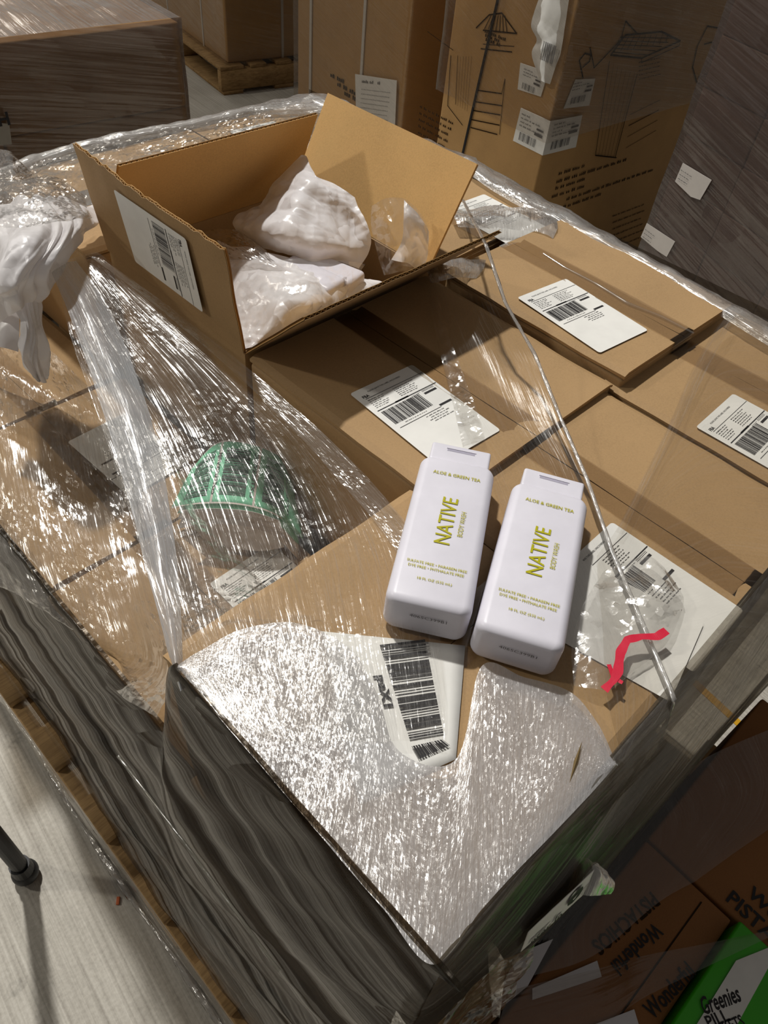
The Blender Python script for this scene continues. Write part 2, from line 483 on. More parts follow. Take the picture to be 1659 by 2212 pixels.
TAPE_W = mat_film('film_tape_glare', 0.05, 0.05, 0.16, 4.0, 60, 8, 0.12, 60, 0.1, 0.05, patch=1.0)
# ------------------------------------------------------------------ cardboard boxes
def rot2(a): return V3(math.cos(a), math.sin(a), 0), V3(-math.sin(a), math.cos(a), 0)
def dome(me, amp, seed):
    for v in me.vertices:
        q = v.co * 7 + Vector((seed, seed * 2, 0))
        v.co.z += amp * mnoise.noise(q)
def carton(name_label, x0, x1, y0, y1, z0, z1, yaw=0.0, card=CARD, seam='Y', tape=True, group=None, seed=0, open_gap=0.003):
    cx, cy = (x0 + x1) / 2, (y0 + y1) / 2
    ex, ey = rot2(yaw); ez = V3(0, 0, 1)
    o = V3(cx, cy, z0)
    t = thing('cardboard_box', name_label, 'box', (cx, cy, z0), yaw, group)
    hx, hy, h = (x1 - x0) / 2, (y1 - y0) / 2, z1 - z0
    b = MB(); b.frame(o, ex, ey, ez, (-hx, -hy, 0), (hx, hy, h - 0.0085))
    link('box_body', bevelled(b, 'box_body', 0.004), card, t)
    # two short flaps below, two long flaps above; the long ones meet at the seam
    for s in (-1, 1):
        b = MB()
        if seam == 'Y': b.frame(o, ex, ey, ez, (-hx + .003, s * hy - (0 if s < 0 else .12), h - .0082), (hx - .003, s * hy + (.12 if s < 0 else 0), h - .0045))
        else: b.frame(o, ex, ey, ez, (s * hx - (0 if s < 0 else .12), -hy + .003, h - .0082), (s * hx + (.12 if s < 0 else 0), hy - .003, h - .0045))
        b.build('under_flap', card, t)
    n = 18
    for s in (-1, 1):
        vs, fs = [], []
        for k in range(2):
            for i in range(n + 1):
                for j in range(n + 1):
                    a = i / n; c = j / n
                    if seam == 'Y':
                        x = s * (0.0005 + a * (hx - 0.0005)); y = -hy - 0.001 + c * (2 * hy + 0.002)
                    else:
                        y = s * (0.0005 + a * (hy - 0.0005)); x = -hx - 0.001 + c * (2 * hx + 0.002)
                    z = h - (0.0038 if k else 0.0)
                    rim = max(0, a - 0.93) / 0.07
                    z -= 0.0035 * rim * rim
                    z += 0.0016 * mnoise.noise(Vector((x * 9 + seed, y * 9, s * 3.3))) + 0.0012 * (1 - a) * math.sin(c * 3.14)
                    z += 0.0011 * (abs(c - 0.5) * 2) ** 6
                    if rim > 0: 
                        w_ = 0.0016 * mnoise.noise(Vector((c * 6 + seed, s, 2.2))) * rim
                        if seam == 'Y': x += w_
                        else: y += w_
                    vs.append(o + ex * x + ey * y + ez * z)
        N1 = (n + 1) * (n + 1)
        flip = (s > 0) == (seam == 'Y')
        def q(a, b, c, d): fs.append((a, b, c, d) if flip else (d, c, b, a))
        for i in range(n):
            for j in range(n):
                a = i * (n + 1) + j
                q(a, a + n + 1, a + n + 2, a + 1)
                q(a + N1 + 1, a + N1 + n + 2, a + N1 + n + 1, a + N1)
        for j in range(n):
            a = j; q(a + 1, a + 1 + N1, a + N1, a)
            a = n * (n + 1) + j; q(a, a + N1, a + 1 + N1, a + 1)
            a = j * (n + 1); q(a, a + N1, a + n + 1 + N1, a + n + 1)
            a = j * (n + 1) + n; q(a + n + 1, a + n + 1 + N1, a + N1, a)
        link('top_flap', mesh('top_flap', vs, fs), card, t, smooth=False)
    if tape:
        n = 24; vs = []; fs = []; uv = []
        L = 2 * (hy if seam == 'Y' else hx)
        for i in range(n + 5):
            c = (i - 2) / n
            drop = 0.0
            if c < 0: drop = -c * n * 0.022; c = 0.0
            if c > 1: drop = (c - 1) * n * 0.022; c = 1.0
            for j in range(5):
                w = (j / 4 - 0.5) * 0.050
                l = (c - 0.5) * (L + 0.0045)
                z = h + 0.0012 + 0.0014 * math.sin(c * 3.14) - drop + 0.0008 * mnoise.noise(Vector((c * 5 + seed, w * 40, 0)))
                x, y = (w, l) if seam == 'Y' else (l, w)
                vs.append(o + ex * x + ey * y + ez * z)
        m = n + 5
        for i in range(m - 1):
            for j in range(4):
                a = i * 5 + j; fs.append((a, a + 1, a + 6, a + 5) if seam != 'Y' else (a, a + 1, a + 6, a + 5))
        link('packing_tape', mesh('packing_tape', vs, fs), TAPE, t, smooth=True)
    return t

ZT = 0.98
# floor
fl = mesh('floor', [(-6, -5, 0), (14, -5, 0), (14, 16, 0), (-6, 16, 0)], [(0, 1, 2, 3)])
tag(link('floor', fl, FLOOR), None, None, kind='structure')

# ---- main pallet
def pallet(label, x0, y0, wx, wy, yaw=0.0, z=0.0, deck_along='X', group=None, pitch=None):
    ex, ey = rot2(yaw); ez = V3(0, 0, 1); o = V3(x0, y0, z)
    t = thing('wooden_pallet', label, 'pallet', (x0, y0, z), yaw, group)
    n = 7
    L, D = (wx, wy) if deck_along == 'X' else (wy, wx)      # board length, spread
    a, d = (ex, ey) if deck_along == 'X' else (ey, ex)
    up = 1
    for k in range(n):
        w = 0.14 if k in (0, n - 1) else 0.095
        c = w / 2 + (D - w) * k / (n - 1) if k in (0, n - 1) else 0.07 + (D - 0.14) * k / (n - 1)
        b = MB(); b.frame(o, a, d, ez, (0, c - w / 2, 0.122), (L, c + w / 2, 0.14))
        link('deck_board', bevelled(b, 'deck_board', 0.0015, 1), WOOD, t)
    for k in range(3):
        c = 0.022 + (L - 0.044) * k / 2
        b = MB(); b.frame(o, a, d, ez, (c - 0.02, 0, 0.02), (c + 0.02, D, 0.1215))
        link('stringer', bevelled(b, 'stringer', 0.002, 1), WOOD, t)
    for k in range(4):
        c = 0.07 + (D - 0.14) * k / 3
        b = MB(); b.frame(o, a, d, ez, (0, c - 0.06, 0.0), (L, c + 0.06, 0.0195))
        link('bottom_board', bevelled(b, 'bottom_board', 0.0015, 1), WOOD, t)
    return t
pallet('pine pallet under the near wrapped load, board ends showing along its left foot', 0.058, 0.03, 1.04, 1.22)

XS = [0.140, 0.450, 0.785, 1.105]
YS = [0.022, 0.325, 0.637, 0.955, 1.262]
# lower three layers
lower = []
for lay in range(3):
    for i in range(3):
        for j in range(4):
            if i == 1 and j in (1, 2) and lay < 2: continue
            z0 = 0.1402 + lay * 0.21
            if not lower:
                b = MB(); b.box((-0.1535, -0.1505, 0), (0.1535, 0.1505, 0.2095))
                me0 = bevelled(b, 'box_body', 0.004)
                sm = MB(); sm.box((-0.1535, -0.001, 0.2096), (0.1535, 0.001, 0.2098))
                me0.materials.append(CARD)
            t = bpy.data.objects.new('cardboard_box', me0)
            COL.objects.link(t)
            t.location = ((XS[i] + XS[i + 1]) / 2 + (-0.012 if i == 0 else 0) + 0.006 * math.sin(7 * i + 3 * j + 5 * lay), (YS[j] + YS[j + 1]) / 2, z0)
            if (lay == 2 and i == 0 and j > 0): 
                bpy.data.objects.remove(t); continue
            tag(t, ['brown box in the lowest layer on the near pallet behind side film',
                    'brown box in the second layer up on the near pallet behind side film',
                    'brown box in the third layer up on the near pallet behind side film'][lay], 'box', 'boxes in the lower layers of the near pallet')
            lower.append(t)
# the left column of the third layer has its tops in view
Z3 = 0.77
low_specs = [
    (YS[1] + .004, YS[2] - .006, 'low brown box beneath the green label roll, top half in shadow', -0.012),
    (YS[2] + .002, YS[3] - .008, 'low brown box left of the open box, white label seen through film', 0.010),
    (YS[3] + .002, YS[4] - .002, 'low brown box farthest back in the sunken left column under the white bag', -0.006)]
low_boxes = []
for k, (ya, yb, lb, dx) in enumerate(low_specs):
    low_boxes.append(carton(lb, (0.140 if k < 2 else 0.165) + dx * .5, 0.428 + dx * .5, ya, yb, 0.5602, Z3, yaw=[0.02, -0.015, 0.03][k], seed=40 + k, seam='Y'))
shipping_label(low_boxes[0], at(452, 1262, Z3 + .002), *rot2(math.radians(1)), 301)
tl = at(408, 1000, Z3 + .002)
shipping_label(low_boxes[1], tl, -rot2(math.radians(3))[0], -rot2(math.radians(3))[1], 311)

# top layer
box_n = carton('near corner brown box under silvery crinkled film carrying the two bottles', XS[0], XS[1] - .004, YS[0], YS[1] + .018, 0.7702, ZT, yaw=0.0, seed=1, seam='X')
box_r = carton('brown box at the near right edge, white label with red-edged bag on it', XS[1] + .004, 0.772, YS[0] + .004, YS[1] - .008, 0.7702, ZT - .002, yaw=0.005, seed=2)
box_rr = carton('brown box at the right end of the near row, white label cut by the frame', 0.778, 1.092, YS[0] + .012, YS[1] - .010, 0.7702, ZT - .001, yaw=-0.006, seed=3)
box_c1 = carton('brown box in front of the open box, half in the flap shadow', 0.452, 0.780, 0.297, 0.619, 0.7702, ZT + .006, yaw=0.0, seed=4)
# its far edge meets the open box; push it clear
box_c1.location.y += 0.006
box_c2 = carton('brown box right of centre with glossy taped seam and full white label', 0.790, 1.080, 0.292, 0.602, 0.7702, ZT + .018, yaw=-0.02, seed=5)
box_c3 = carton('brown box behind the leaning right flap of the open box', 0.805, 1.100, 0.640, 0.948, 0.7702, ZT + .004, yaw=0.01, seed=6)
b_far = []
for k, (xa, xb, lb) in enumerate([(XS[0] + .285, 0.800, 'brown box in the far row behind the open box, left of the dark joint'),
                                  (0.806, 1.110, 'brown box in the far right corner of the near pallet')]):
    b_far.append(carton(lb, xa, xb, YS[3] + .012, YS[4] + .002, 0.7702, ZT, yaw=0.0, seed=8 + k, seam='X'))

def lab_on(box, u, v, z, deg, seed):
    ex, ey = rot2(math.radians(deg)); return shipping_label(box, at(u, v, z), ex, ey, seed)
lab_on(box_c1, 755.4, 852, ZT + .0075, -3.5, 11)
lab_on(box_c2, 1117, 644, ZT + .0195, -6.6, 12)
lab_on(box_r, 1202.2, 1237.6, ZT - .0005, .7, 13)
lab_on(box_rr, 1502.6, 923.5, ZT + .0005, 1.0, 14)
# ridge added along the tape of the back right box to catch its glare line
cpts = [at(u, v, ZT + .0195) for u, v in [(1174, 548), (1220, 578), (1289, 614), (1357, 656), (1426, 683), (1472, 706), (1499, 720)]]
vs, fs = [], []
nn_ = 70
for i in range(nn_ + 1):
    s_ = i / nn_ * (len(cpts) - 1); k_ = min(int(s_), len(cpts) - 2); q = cpts[k_] * (1 - s_ + k_) + cpts[k_ + 1] * (s_ - k_)
    w_ = 0.0018 + 0.0022 * math.sin(i / nn_ * math.pi) * (0.7 + 0.5 * mnoise.noise(Vector((i * .13, 3, 0))))
    for j in range(7):
        a_ = j / 6 - 0.5; vs.append(q + V3(a_ * 2 * w_, 0, w_ * 0.62 * math.cos(a_ * math.pi)))
for i in range(nn_):
    for j in range(6): fs.append((i * 7 + j, i * 7 + j + 1, i * 7 + j + 8, i * 7 + j + 7))
link('tape_glare_ridge', mesh('tape_glare_ridge', vs, fs), TAPE_W, box_c2, smooth=True)
# loose second label lapping under the clear bag
ex, ey = rot2(math.radians(12))
lab2 = rounded_rect('blank_label', at(1110, 1330, ZT + .0005) - ey * LH, ex, ey, LW, LH, 0.004, PAPER, box_r, 0.0016)
ex, ey = rot2(math.radians(-2))
shipping_label(b_far[0], at(330, 335, ZT + .002) , ex, ey, 21)
shipping_label(b_far[1], at(495, 285, ZT + .002) , ex, ey, 22)
shipping_label(box_c3, at(958, 452, ZT + .005), ex, ey, 23)
# ------------------------------------------------------------------ the open box
OX0, OX1, OY0, OY1 = 0.453, 0.791, 0.637, 0.950
ZR = 0.985
open_box = thing('open_cardboard_box', 'open brown box with four raised flaps full of white wrapping', 'box', ((OX0 + OX1) / 2, (OY0 + OY1) / 2, 0.7702))
b = MB(); th = 0.004
b.box((OX0, OY0, 0.7702), (OX1, OY1, 0.7745))
b.box((OX0, OY0, 0.7745), (OX0 + th, OY1, ZR)); b.box((OX1 - th, OY0, 0.7745), (OX1, OY1, ZR))
b.box((OX0 + th, OY0, 0.7745), (OX1 - th, OY0 + th, ZR)); b.box((OX0 + th, OY1 - th, 0.7745), (OX1 - th, OY1, ZR))
b.build('box_body', CARD, open_box)
def fluted_flap(h0, h1, out, L0, L1, inner_mat, name='box_flap', s_in=0.0, wave=0.0, seed=0, tear=0.0, bow=0.0):
    """corrugated flap: hinge from h0 to h1, out = direction from hinge to free edge; two liners and a fluted core"""
    h0, h1, out = V3(*h0), V3(*h1), V3(*out)
    out /= np.linalg.norm(out)
    d = h1 - h0; W = np.linalg.norm(d); d /= W
    nn = -np.cross(d, out)                     # the n side faces the inner liner
    T = 0.0042
    def P(s, tt, k):
        e = L0 + (L1 - L0) * s
        w = wave * mnoise.noise(Vector((s * 9 + seed, tt * 3, 0)))
        ed = tear * mnoise.noise(Vector((s * 26 + seed, 7, 0))) * (tt ** 4)
        ss = s_in * tt + s * (1 - 2 * s_in * tt)
        return h0 + d * ss * W + out * (tt * e + ed) + nn * (k * T / 2 + w * tt + bow * math.sin(s * math.pi) * tt)
    ns, ntt = 60, 10
    for k, nm, mt in ((1, 'inner_liner', inner_mat), (-1, 'outer_liner', CARD)):
        vs, fs = [], []
        for i in range(ns + 1):
            for j in range(ntt + 1): vs.append(P(i / ns, j / ntt, k))
        for i in range(ns + 1):
            for j in range(ntt + 1): vs.append(P(i / ns, j / ntt, k * 0.72))
        M1 = (ns + 1) * (ntt + 1)
        for i in range(ns):
            for j in range(ntt):
                a = i * (ntt + 1) + j
                fs.append((a, a + ntt + 1, a + ntt + 2, a + 1)); fs.append((a + M1 + 1, a + M1 + ntt + 2, a + M1 + ntt + 1, a + M1))
            a = i * (ntt + 1) + ntt
            fs.append((a, a + ntt + 1, a + M1 + ntt + 1, a + M1))
        if nm == 'inner_liner':
            flap = link(name, mesh(name, vs, fs), mt, open_box)
        else: link(nm, mesh(nm, vs, fs), mt, flap)
    vs, fs = [], []
    nf = int(W / 0.0078) * 2
    for i in range(nf + 1):
        k = 0.70 if i % 2 else -0.70
        for j in range(ntt + 1): vs.append(P(i / nf, j / ntt * 0.994, k))
    for i in range(nf):
        for j in range(ntt):
            a = i * (ntt + 1) + j; fs.append((a, a + ntt + 1, a + ntt + 2, a + 1))
    co = link('fluted_core', mesh('fluted_core', vs, fs), CARD_IN, flap)
    sm = co.modifiers.new('thick', 'SOLIDIFY'); sm.thickness = 0.0005
    return flap
cs, sn = (lambda a: math.cos(math.radians(a))), (lambda a: math.sin(math.radians(a)))
flap_near = fluted_flap((OX0, OY0, ZR), (OX1, OY0, ZR), (0, -cs(44), sn(44)), .155, .155, CARD_IN, tear=0.0, seed=1, wave=0.0012)
flap_left = fluted_flap((OX0, OY1, ZR), (OX0, OY0, ZR), (-cs(83), 0, sn(83)), .153, .146, CARD_IN, tear=0.0035, seed=2, wave=0.0022, s_in=0.0, bow=-0.005)
flap_back = fluted_flap((OX1, OY1, ZR), (OX0, OY1, ZR), (0, cs(114), sn(114)), .154, .154, CARD_IN, seed=3, s_in=0.01)
flap_right = fluted_flap((OX1, OY0, ZR), (OX1, OY1, ZR), (cs(61), 0, sn(61)), .156, .156, CARD_IN, seed=4)
# label on the outer face of the left flap
n_l = V3(-sn(83), 0, -cs(83)); p_l = V3(OX0, OY0, ZR) + n_l * 0.0031
c_top = onplane(436, 652, p_l, n_l); c_b = onplane(289, 549, p_l, n_l); c_far = onplane(253, 405, p_l, n_l)
ey_l = V3(0, -1, 0); ex_l = V3(cs(83), 0, -sn(83))
org = onplane(253, 405, p_l, n_l); org = org + n_l * 0.004
fl_lab = V3(*org)
tl_l = V3(org[0], org[1] - LH, org[2])
# keep the label inside the flap
shipping_label(flap_left, tl_l, ex_l, ey_l, 31, lift=0.0012)

# crumpled sheets
def crumple(name, rows, mat, parent, nu=70, nv=70, amp=0.012, freq=9, seed=0, uvs=True, sharp=1.0, smooth=True, fine=0.3, edge=0.0, thick=0.0, folds=0.0, fold_n=9.0):
    """sheet through a grid of 3-D control points (rows), folded with ridged noise along its own normal"""
    G = np.array(rows, float)
    R, C = G.shape[:2]
    def cr(p0, p1, p2, p3, t):
        return 0.5 * ((2 * p1) + (-p0 + p2) * t + (2 * p0 - 5 * p1 + 4 * p2 - p3) * t * t + (-p0 + 3 * p1 - 3 * p2 + p3) * t ** 3)
    def interp(A, n):
        m = len(A); out = []
        for i in range(n + 1):
            x = i / n * (m - 1); k = min(int(x), m - 2); t = x - k
            p0 = A[k - 1] if k > 0 else 2 * A[0] - A[1]
            p3 = A[k + 2] if k + 2 < m else 2 * A[m - 1] - A[m - 2]
            out.append(cr(p0, A[k], A[k + 1], p3, t))
        return np.array(out)
    A = interp(G, nv)                      # along rows
    A = np.swapaxes(interp(np.swapaxes(A, 0, 1), nu), 0, 1)   # (nv+1, nu+1, 3)
    du = np.gradient(A, axis=1); dv = np.gradient(A, axis=0)
    N = np.cross(du, dv); N /= np.linalg.norm(N, axis=2, keepdims=True) + 1e-12
    lu = np.concatenate([np.zeros((nv + 1, 1)), np.cumsum(np.linalg.norm(np.diff(A, axis=1), axis=2), axis=1)], axis=1)
    lv = np.concatenate([np.zeros((1, nu + 1)), np.cumsum(np.linalg.norm(np.diff(A, axis=0), axis=2), axis=0)], axis=0)
    mu = lu[:, -1].mean(); mv = lv[-1].mean()
    UV = np.zeros((nv + 1, nu + 1, 2))
    UV[..., 0] = np.linspace(0, 1, nu + 1)[None, :] * mu
    UV[..., 1] = np.linspace(0, 1, nv + 1)[:, None] * mv
    if amp:
        for j in range(nv + 1):
            for i in range(nu + 1):
                q = Vector(A[j, i]) * freq + Vector((seed * 3.1, seed, 0))
                if sharp:
                    r = 0.6
                    for o_ in range(7):
                        an = seed * 1.7 + o_ * 2.39; dz = math.sin(o_ * 1.9 + seed)
                        f_ = 0.42 * 1.55 ** o_
                        w1 = mnoise.noise(q * 0.45 + Vector((o_ * 7.0, 0, 0)))
                        x_ = (q.x * math.cos(an) + q.y * math.sin(an) + q.z * dz) * f_ + w1 * 1.1
                        tri = abs((x_ % 1.0) - 0.5) * 2
                        m_ = max(0.0, mnoise.noise(q * 0.9 + Vector((0, o_ * 5.3, seed))) + 0.05) * 3.2
                        r += (0.66 ** o_) * 0.8 * (tri ** 1.3 - 0.45) * min(1.0, m_)
                else:
                    r = 0.0; a_, f_ = 1.0, 1.0
                    for o_ in range(4):
                        r += a_ * mnoise.noise(q * f_); a_ *= 0.45 if o_ < 2 else fine; f_ *= 2.1
                    r += 0.6
                k = 1.0
                if edge:
                    m_ = min(i, nu - i, j, nv - j) / (0.12 * min(nu, nv)); k = min(1.0, m_)
                A[j, i] += N[j, i] * amp * (r - 0.6) * k
                if folds:
                    uu, vv = i / nu, j / nv
                    fw = uu * fold_n + 1.6 * mnoise.noise(Vector((uu * 2.2, vv * 1.8, seed)))
                    g1 = mnoise.noise(Vector((fw, vv * 1.3, seed + 4.0)))
                    g2 = mnoise.noise(Vector((fw * 2.3, vv * 2.6, seed + 9.0)))
                    A[j, i] += N[j, i] * folds * (1.0 - 2.6 * abs(g1) + 0.55 * (1 - 2.6 * abs(g2)) - 0.5)
    fs = []
    for j in range(nv):
        for i in range(nu):
            a = j * (nu + 1) + i; fs.append((a, a + 1, a + nu + 2, a + nu + 1))
    o = link(name, mesh(name, A.reshape(-1, 3), fs, UV.reshape(-1, 2) + seed * 0.37), mat, parent, smooth=smooth)
    if thick:
        s = o.modifiers.new('t', 'SOLIDIFY'); s.thickness = thick
    return o
def film(name, prows, mat, parent, nu=60, nv=60, amp=0.002, freq=8, seed=0, **kw):
    """prows: rows of (u, v, z) seen in the photograph at height z"""
    rows = [[at(*q) for q in r] for r in prows]
    return crumple(name, rows, mat, parent, nu, nv, amp, freq, seed, sharp=0, **kw)

# white wrapping inside the open box
wrap_in = thing('white_packing_plastic', 'crumpled white poly bags and clear film filling the open box', 'packing', (0.62, 0.79, 0.78))
def AT(l): return [at(*q) for q in l]
rows = [AT([(470, 520, .975), (560, 545, .985), (640, 560, .99), (720, 585, .98), (800, 600, .97)]),
        AT([(490, 590, .965), (570, 600, .995), (650, 610, 1.0), (730, 610, .985), (830, 615, .965)]),
        AT([(505, 650, .965), (585, 650, 1.0), (660, 650, 1.0), (720, 650, .975), (790, 640, .965)]),
        AT([(520, 710, .965), (580, 705, .985), (650, 690, .98), (690, 680, .97), (745, 665, .965)]),
        AT([(530, 755, .965), (560, 745, .968), (620, 720, .965), (660, 700, .962), (710, 680, .96)])]
crumple('white_bag_heap', rows, WHITEBAG, wrap_in, 140, 140, amp=0.012, freq=15, seed=1)
# tall folded sheet standing against the right flap
rows = [AT([(650, 335, 1.075), (662, 338, 1.075), (680, 375, 1.07), (725, 395, 1.06), (765, 425, 1.05)]),
        AT([(590, 395, 1.03), (640, 400, 1.06), (690, 405, 1.06), (740, 430, 1.05), (785, 470, 1.03)]),
        AT([(560, 440, 1.01), (620, 450, 1.045), (680, 460, 1.04), (745, 470, 1.03), (800, 510, 1.01)]),
        AT([(505, 480, .985), (590, 505, 1.02), (670, 520, 1.02), (740, 530, 1.01), (795, 545, .99)]),
        AT([(540, 525, .97), (600, 545, .985), (670, 565, .99), (730, 565, .98), (775, 580, .97)])]
crumple('white_bag_sheet', rows, WHITEBAG, wrap_in, 120, 120, amp=0.009, freq=14, seed=5)
rows = [AT([(440, 500, .985), (480, 490, .99), (520, 495, .985), (560, 530, .98)]),
        AT([(470, 540, .98), (510, 540, .995), (560, 555, 1.0), (600, 570, 1.0)]),
        AT([(480, 575, .975), (540, 590, .985), (600, 600, .99), (650, 600, .985)])]
crumple('clear_bag', rows, FILM_CRINK, wrap_in, 60, 50, amp=0.010, freq=14, seed=7)
rows = [AT([(490, 560, 1.0), (600, 560, 1.02), (700, 560, 1.02), (790, 570, 1.0)]),
        AT([(500, 640, .99), (600, 640, 1.015), (690, 630, 1.015), (740, 640, .99)]),
        AT([(525, 730, .98), (600, 715, .985), (670, 690, .98), (710, 670, .975)])]
crumple('clear_cover_film', rows, FILM_SOFT, wrap_in, 70, 70, amp=0.008, freq=12, seed=9)
# clear pocket standing at the right with white inside
rows = [AT([(803, 445, 1.06), (835, 428, 1.075), (875, 430, 1.075), (905, 460, 1.06), (925, 490, 1.045)]),
        AT([(802, 490, 1.03), (840, 480, 1.05), (880, 485, 1.05), (910, 505, 1.04), (928, 530, 1.025)]),
        AT([(815, 540, 1.0), (845, 535, 1.02), (880, 540, 1.02), (905, 550, 1.01), (925, 570, 1.0)]),
        AT([(830, 595, .975), (850, 590, .98), (875, 585, .985), (895, 585, .985), (905, 590, .98)])]
crumple('clear_bag_pocket', rows, FILM_BAG, wrap_in, 50, 50, amp=0.006, freq=11, seed=11)
rows = [AT([(873, 432, 1.068), (885, 445, 1.063), (905, 465, 1.053), (926, 500, 1.035)]),
        AT([(872, 470, 1.05), (885, 475, 1.05), (905, 500, 1.035), (925, 530, 1.02)]),
        AT([(868, 520, 1.02), (885, 520, 1.02), (905, 530, 1.015), (922, 560, 1.0)]),
        AT([(845, 560, 1.0), (865, 565, 1.0), (885, 570, .995), (905, 588, .98)])]
crumple('white_bag_fold', rows, WHITEBAG, wrap_in, 40, 40, amp=0.005, freq=13, seed=13)
b_in = thing('bagged_bottle', 'white bottle end in clear bag near the right of the open box', 'bottle', tuple(at(740, 590, .93)))
# ------------------------------------------------------------------ body wash bottles
def rbox(w, l, h, r, name):
    b = MB(); b.box((0, 0, 0), (w, l, h)); return bevelled(b, name, r, 5)
def bottle(label, corner_bl, ang, group=None, name='body_wash_bottle', cap=True, text=True):
    """bottle lying on its back; corner_bl = left corner of its base, ang = direction of its long axis"""
    ly = V3(cs(ang), sn(ang), 0); lx = V3(sn(ang), -cs(ang), 0); lz = V3(0, 0, 1)
    W, L, T = 0.0765, 0.184, 0.0455
    o = V3(*corner_bl)
    t = thing(name, label, 'bottle', tuple(o + lx * W / 2 + ly * L / 2), math.radians(ang - 90), group)
    # body: rounded cross-section swept along the length, edges pulled in at both ends
    vs, fs = [], []
    def ring(y, sx, sz, dy, r):
        pts = []
        hw, ht = W / 2 * sx, T / 2 * sz
        for cx, cz, a0 in ((1, -1, -90), (1, 1, 0), (-1, 1, 90), (-1, -1, 180)):
            for k in range(7):
                a = math.radians(a0 + 90 * k / 6)
                x = cx * (hw - r) + r * math.cos(a); z = cz * (ht - r) + r * math.sin(a)
                z += 0.0007 * (1 - (x / hw) ** 2) * (1 if z > 0 else -1)
                pts.append((x, z, dy * (1 - (x / (W / 2)) ** 2)))
        return pts
    ends = []
    for q_ in range(7):
        an = math.pi / 2 * q_ / 6; rp_ = 0.0085
        yy = rp_ * (1 - math.sin(an)); ix = rp_ * (1 - math.cos(an)); iz = 0.0055 * (1 - math.cos(an))
        ends.append((yy, 1 - 2 * ix / W, 1 - 2 * iz / T, ix))
    prof = [(y, sx, sz, -0.0026, max(0.0032, 0.0088 - ix * .55)) for y, sx, sz, ix in ends[::-1]] + [(0.03, 1, 1, -0.001, .0088), (0.09, 1, 1, 0, .0088), (0.15, 1, 1, .002, .0088)]
    prof += [(0.1845 - y, sx, sz, 0.0050, max(0.0032, 0.0088 - ix * .55)) for y, sx, sz, ix in ends]
    for (y, sx, sz, dy, r) in prof:
        for x, z, d in ring(y, sx, sz, dy, r):
            vs.append(o + lx * (x + W / 2) + ly * (y + d) + lz * (z + T / 2 + 0.0005))
    m = 28
    for i in range(len(prof) - 1):
        for k in range(m):
            fs.append((i * m + k, i * m + (k + 1) % m, (i + 1) * m + (k + 1) % m, (i + 1) * m + k))
    fs.append(tuple(range(m))[::-1]); fs.append(tuple((len(prof) - 1) * m + k for k in range(m)))
    body = link('bottle_body', mesh('bottle_body', vs, fs), BOTTLE, t, smooth=True)
    bm = bmesh.new(); bm.from_mesh(body.data); bmesh.ops.recalc_face_normals(bm, faces=bm.faces); bm.to_mesh(body.data); bm.free()
    # neck and cap
    cw, cl, ct = 0.0625, 0.027, 0.040
    me = rbox(cw, cl, ct, 0.0032, 'bottle_cap')
    # slot in the cap front is a flat strip, its shade painted on
    M = Matrix(((lx[0], ly[0], 0, 0), (lx[1], ly[1], 0, 0), (0, 0, 1, 0), (0, 0, 0, 1)))
    co = o + lx * (W - cw) / 2 + ly * 0.1845 + lz * (T - ct) / 2
    me.transform(Matrix.Translation(co) @ M)
    capo = link('bottle_cap', me, BOTTLE, t)
    b = MB(); b.frame(o + lx * (W / 2 - .026), lx, ly, lz, (0, .1785, .007), (.052, .187, T - .007)); b.build('bottle_neck', BOTTLE, t)
    b = MB(); P = Print(co + lz * ct, lx, ly, 0.0002)
    sx0 = cw * 0.27; P.rect(sx0, 0.0165, sx0 + 0.029, 0.0198)
    slot = P.build('cap_slot', SHADE_SLOT, capo)
    b = MB(); b.frame(co + lz * ct, lx, ly, lz, (sx0 - .001, 0.0198, -0.0001), (sx0 + 0.030, 0.0209, 0.0008)); b.build('cap_lip', BOTTLE, capo)
    if not text: return t
    P = Print(o + lz * (T + 0.0014), lx, ly, 0.0002)
    P.text('ALOE & GREEN TEA', 0.0150, 0.1600, 0.006, width=0.0480, height=0.0042, bold=0.012)
    P.build('scent_lettering', LIME, body)
    P = Print(o + lz * (T + 0.0014), lx, ly, 0.0002)
    P.text('NATIVE', 0.0455, 0.0700, 0.015, rot=math.pi / 2, width=0.0600, height=0.0150, bold=0.006)
    P.build('brand_lettering', LIME, body)
    P = Print(o + lz * (T + 0.0014), lx, ly, 0.0002)
    P.text('BODY WASH', 0.0555, 0.0830, 0.007, rot=math.pi / 2, width=0.0320, height=0.0050)
    P.build('product_lettering', LIME, body)
    P = Print(o + lz * (T + 0.0014), lx, ly, 0.0002)
    P.text('SULFATE FREE \u2022 PARABEN FREE', 0.0110, 0.0420, 0.004, width=0.0545, height=0.0028, bold=0.01)
    P.text('DYE FREE \u2022 PHTHALATE FREE', 0.0130, 0.0368, 0.004, width=0.0505, height=0.0028, bold=0.01)
    P.text('18 FL OZ (532 mL)', 0.0235, 0.0235, 0.004, width=0.0310, height=0.0034, bold=0.01)
    P.build('claims_lettering', LIME, body)
    P = Print(o + ly * (-0.0019), lx, lz, 0.0003)
    P.text('4065C399B1', 0.0240, 0.0265, 0.005, width=0.0330, height=0.0036)
    P.build('date_code', INK_GREY, body)
    return t
SHADE_SLOT = mat_flat('slot_shade', lin(172, 168, 184), 0.5, 0.3)  # recess shade as a flat tone
bottle('white body wash bottle with lime lettering, the left one of the pair', at(822, 1350, ZT + .004), 33.2)
bottle('white body wash bottle with lime lettering, the right one of the pair', at(1008, 1412, ZT + .004), 28.2)
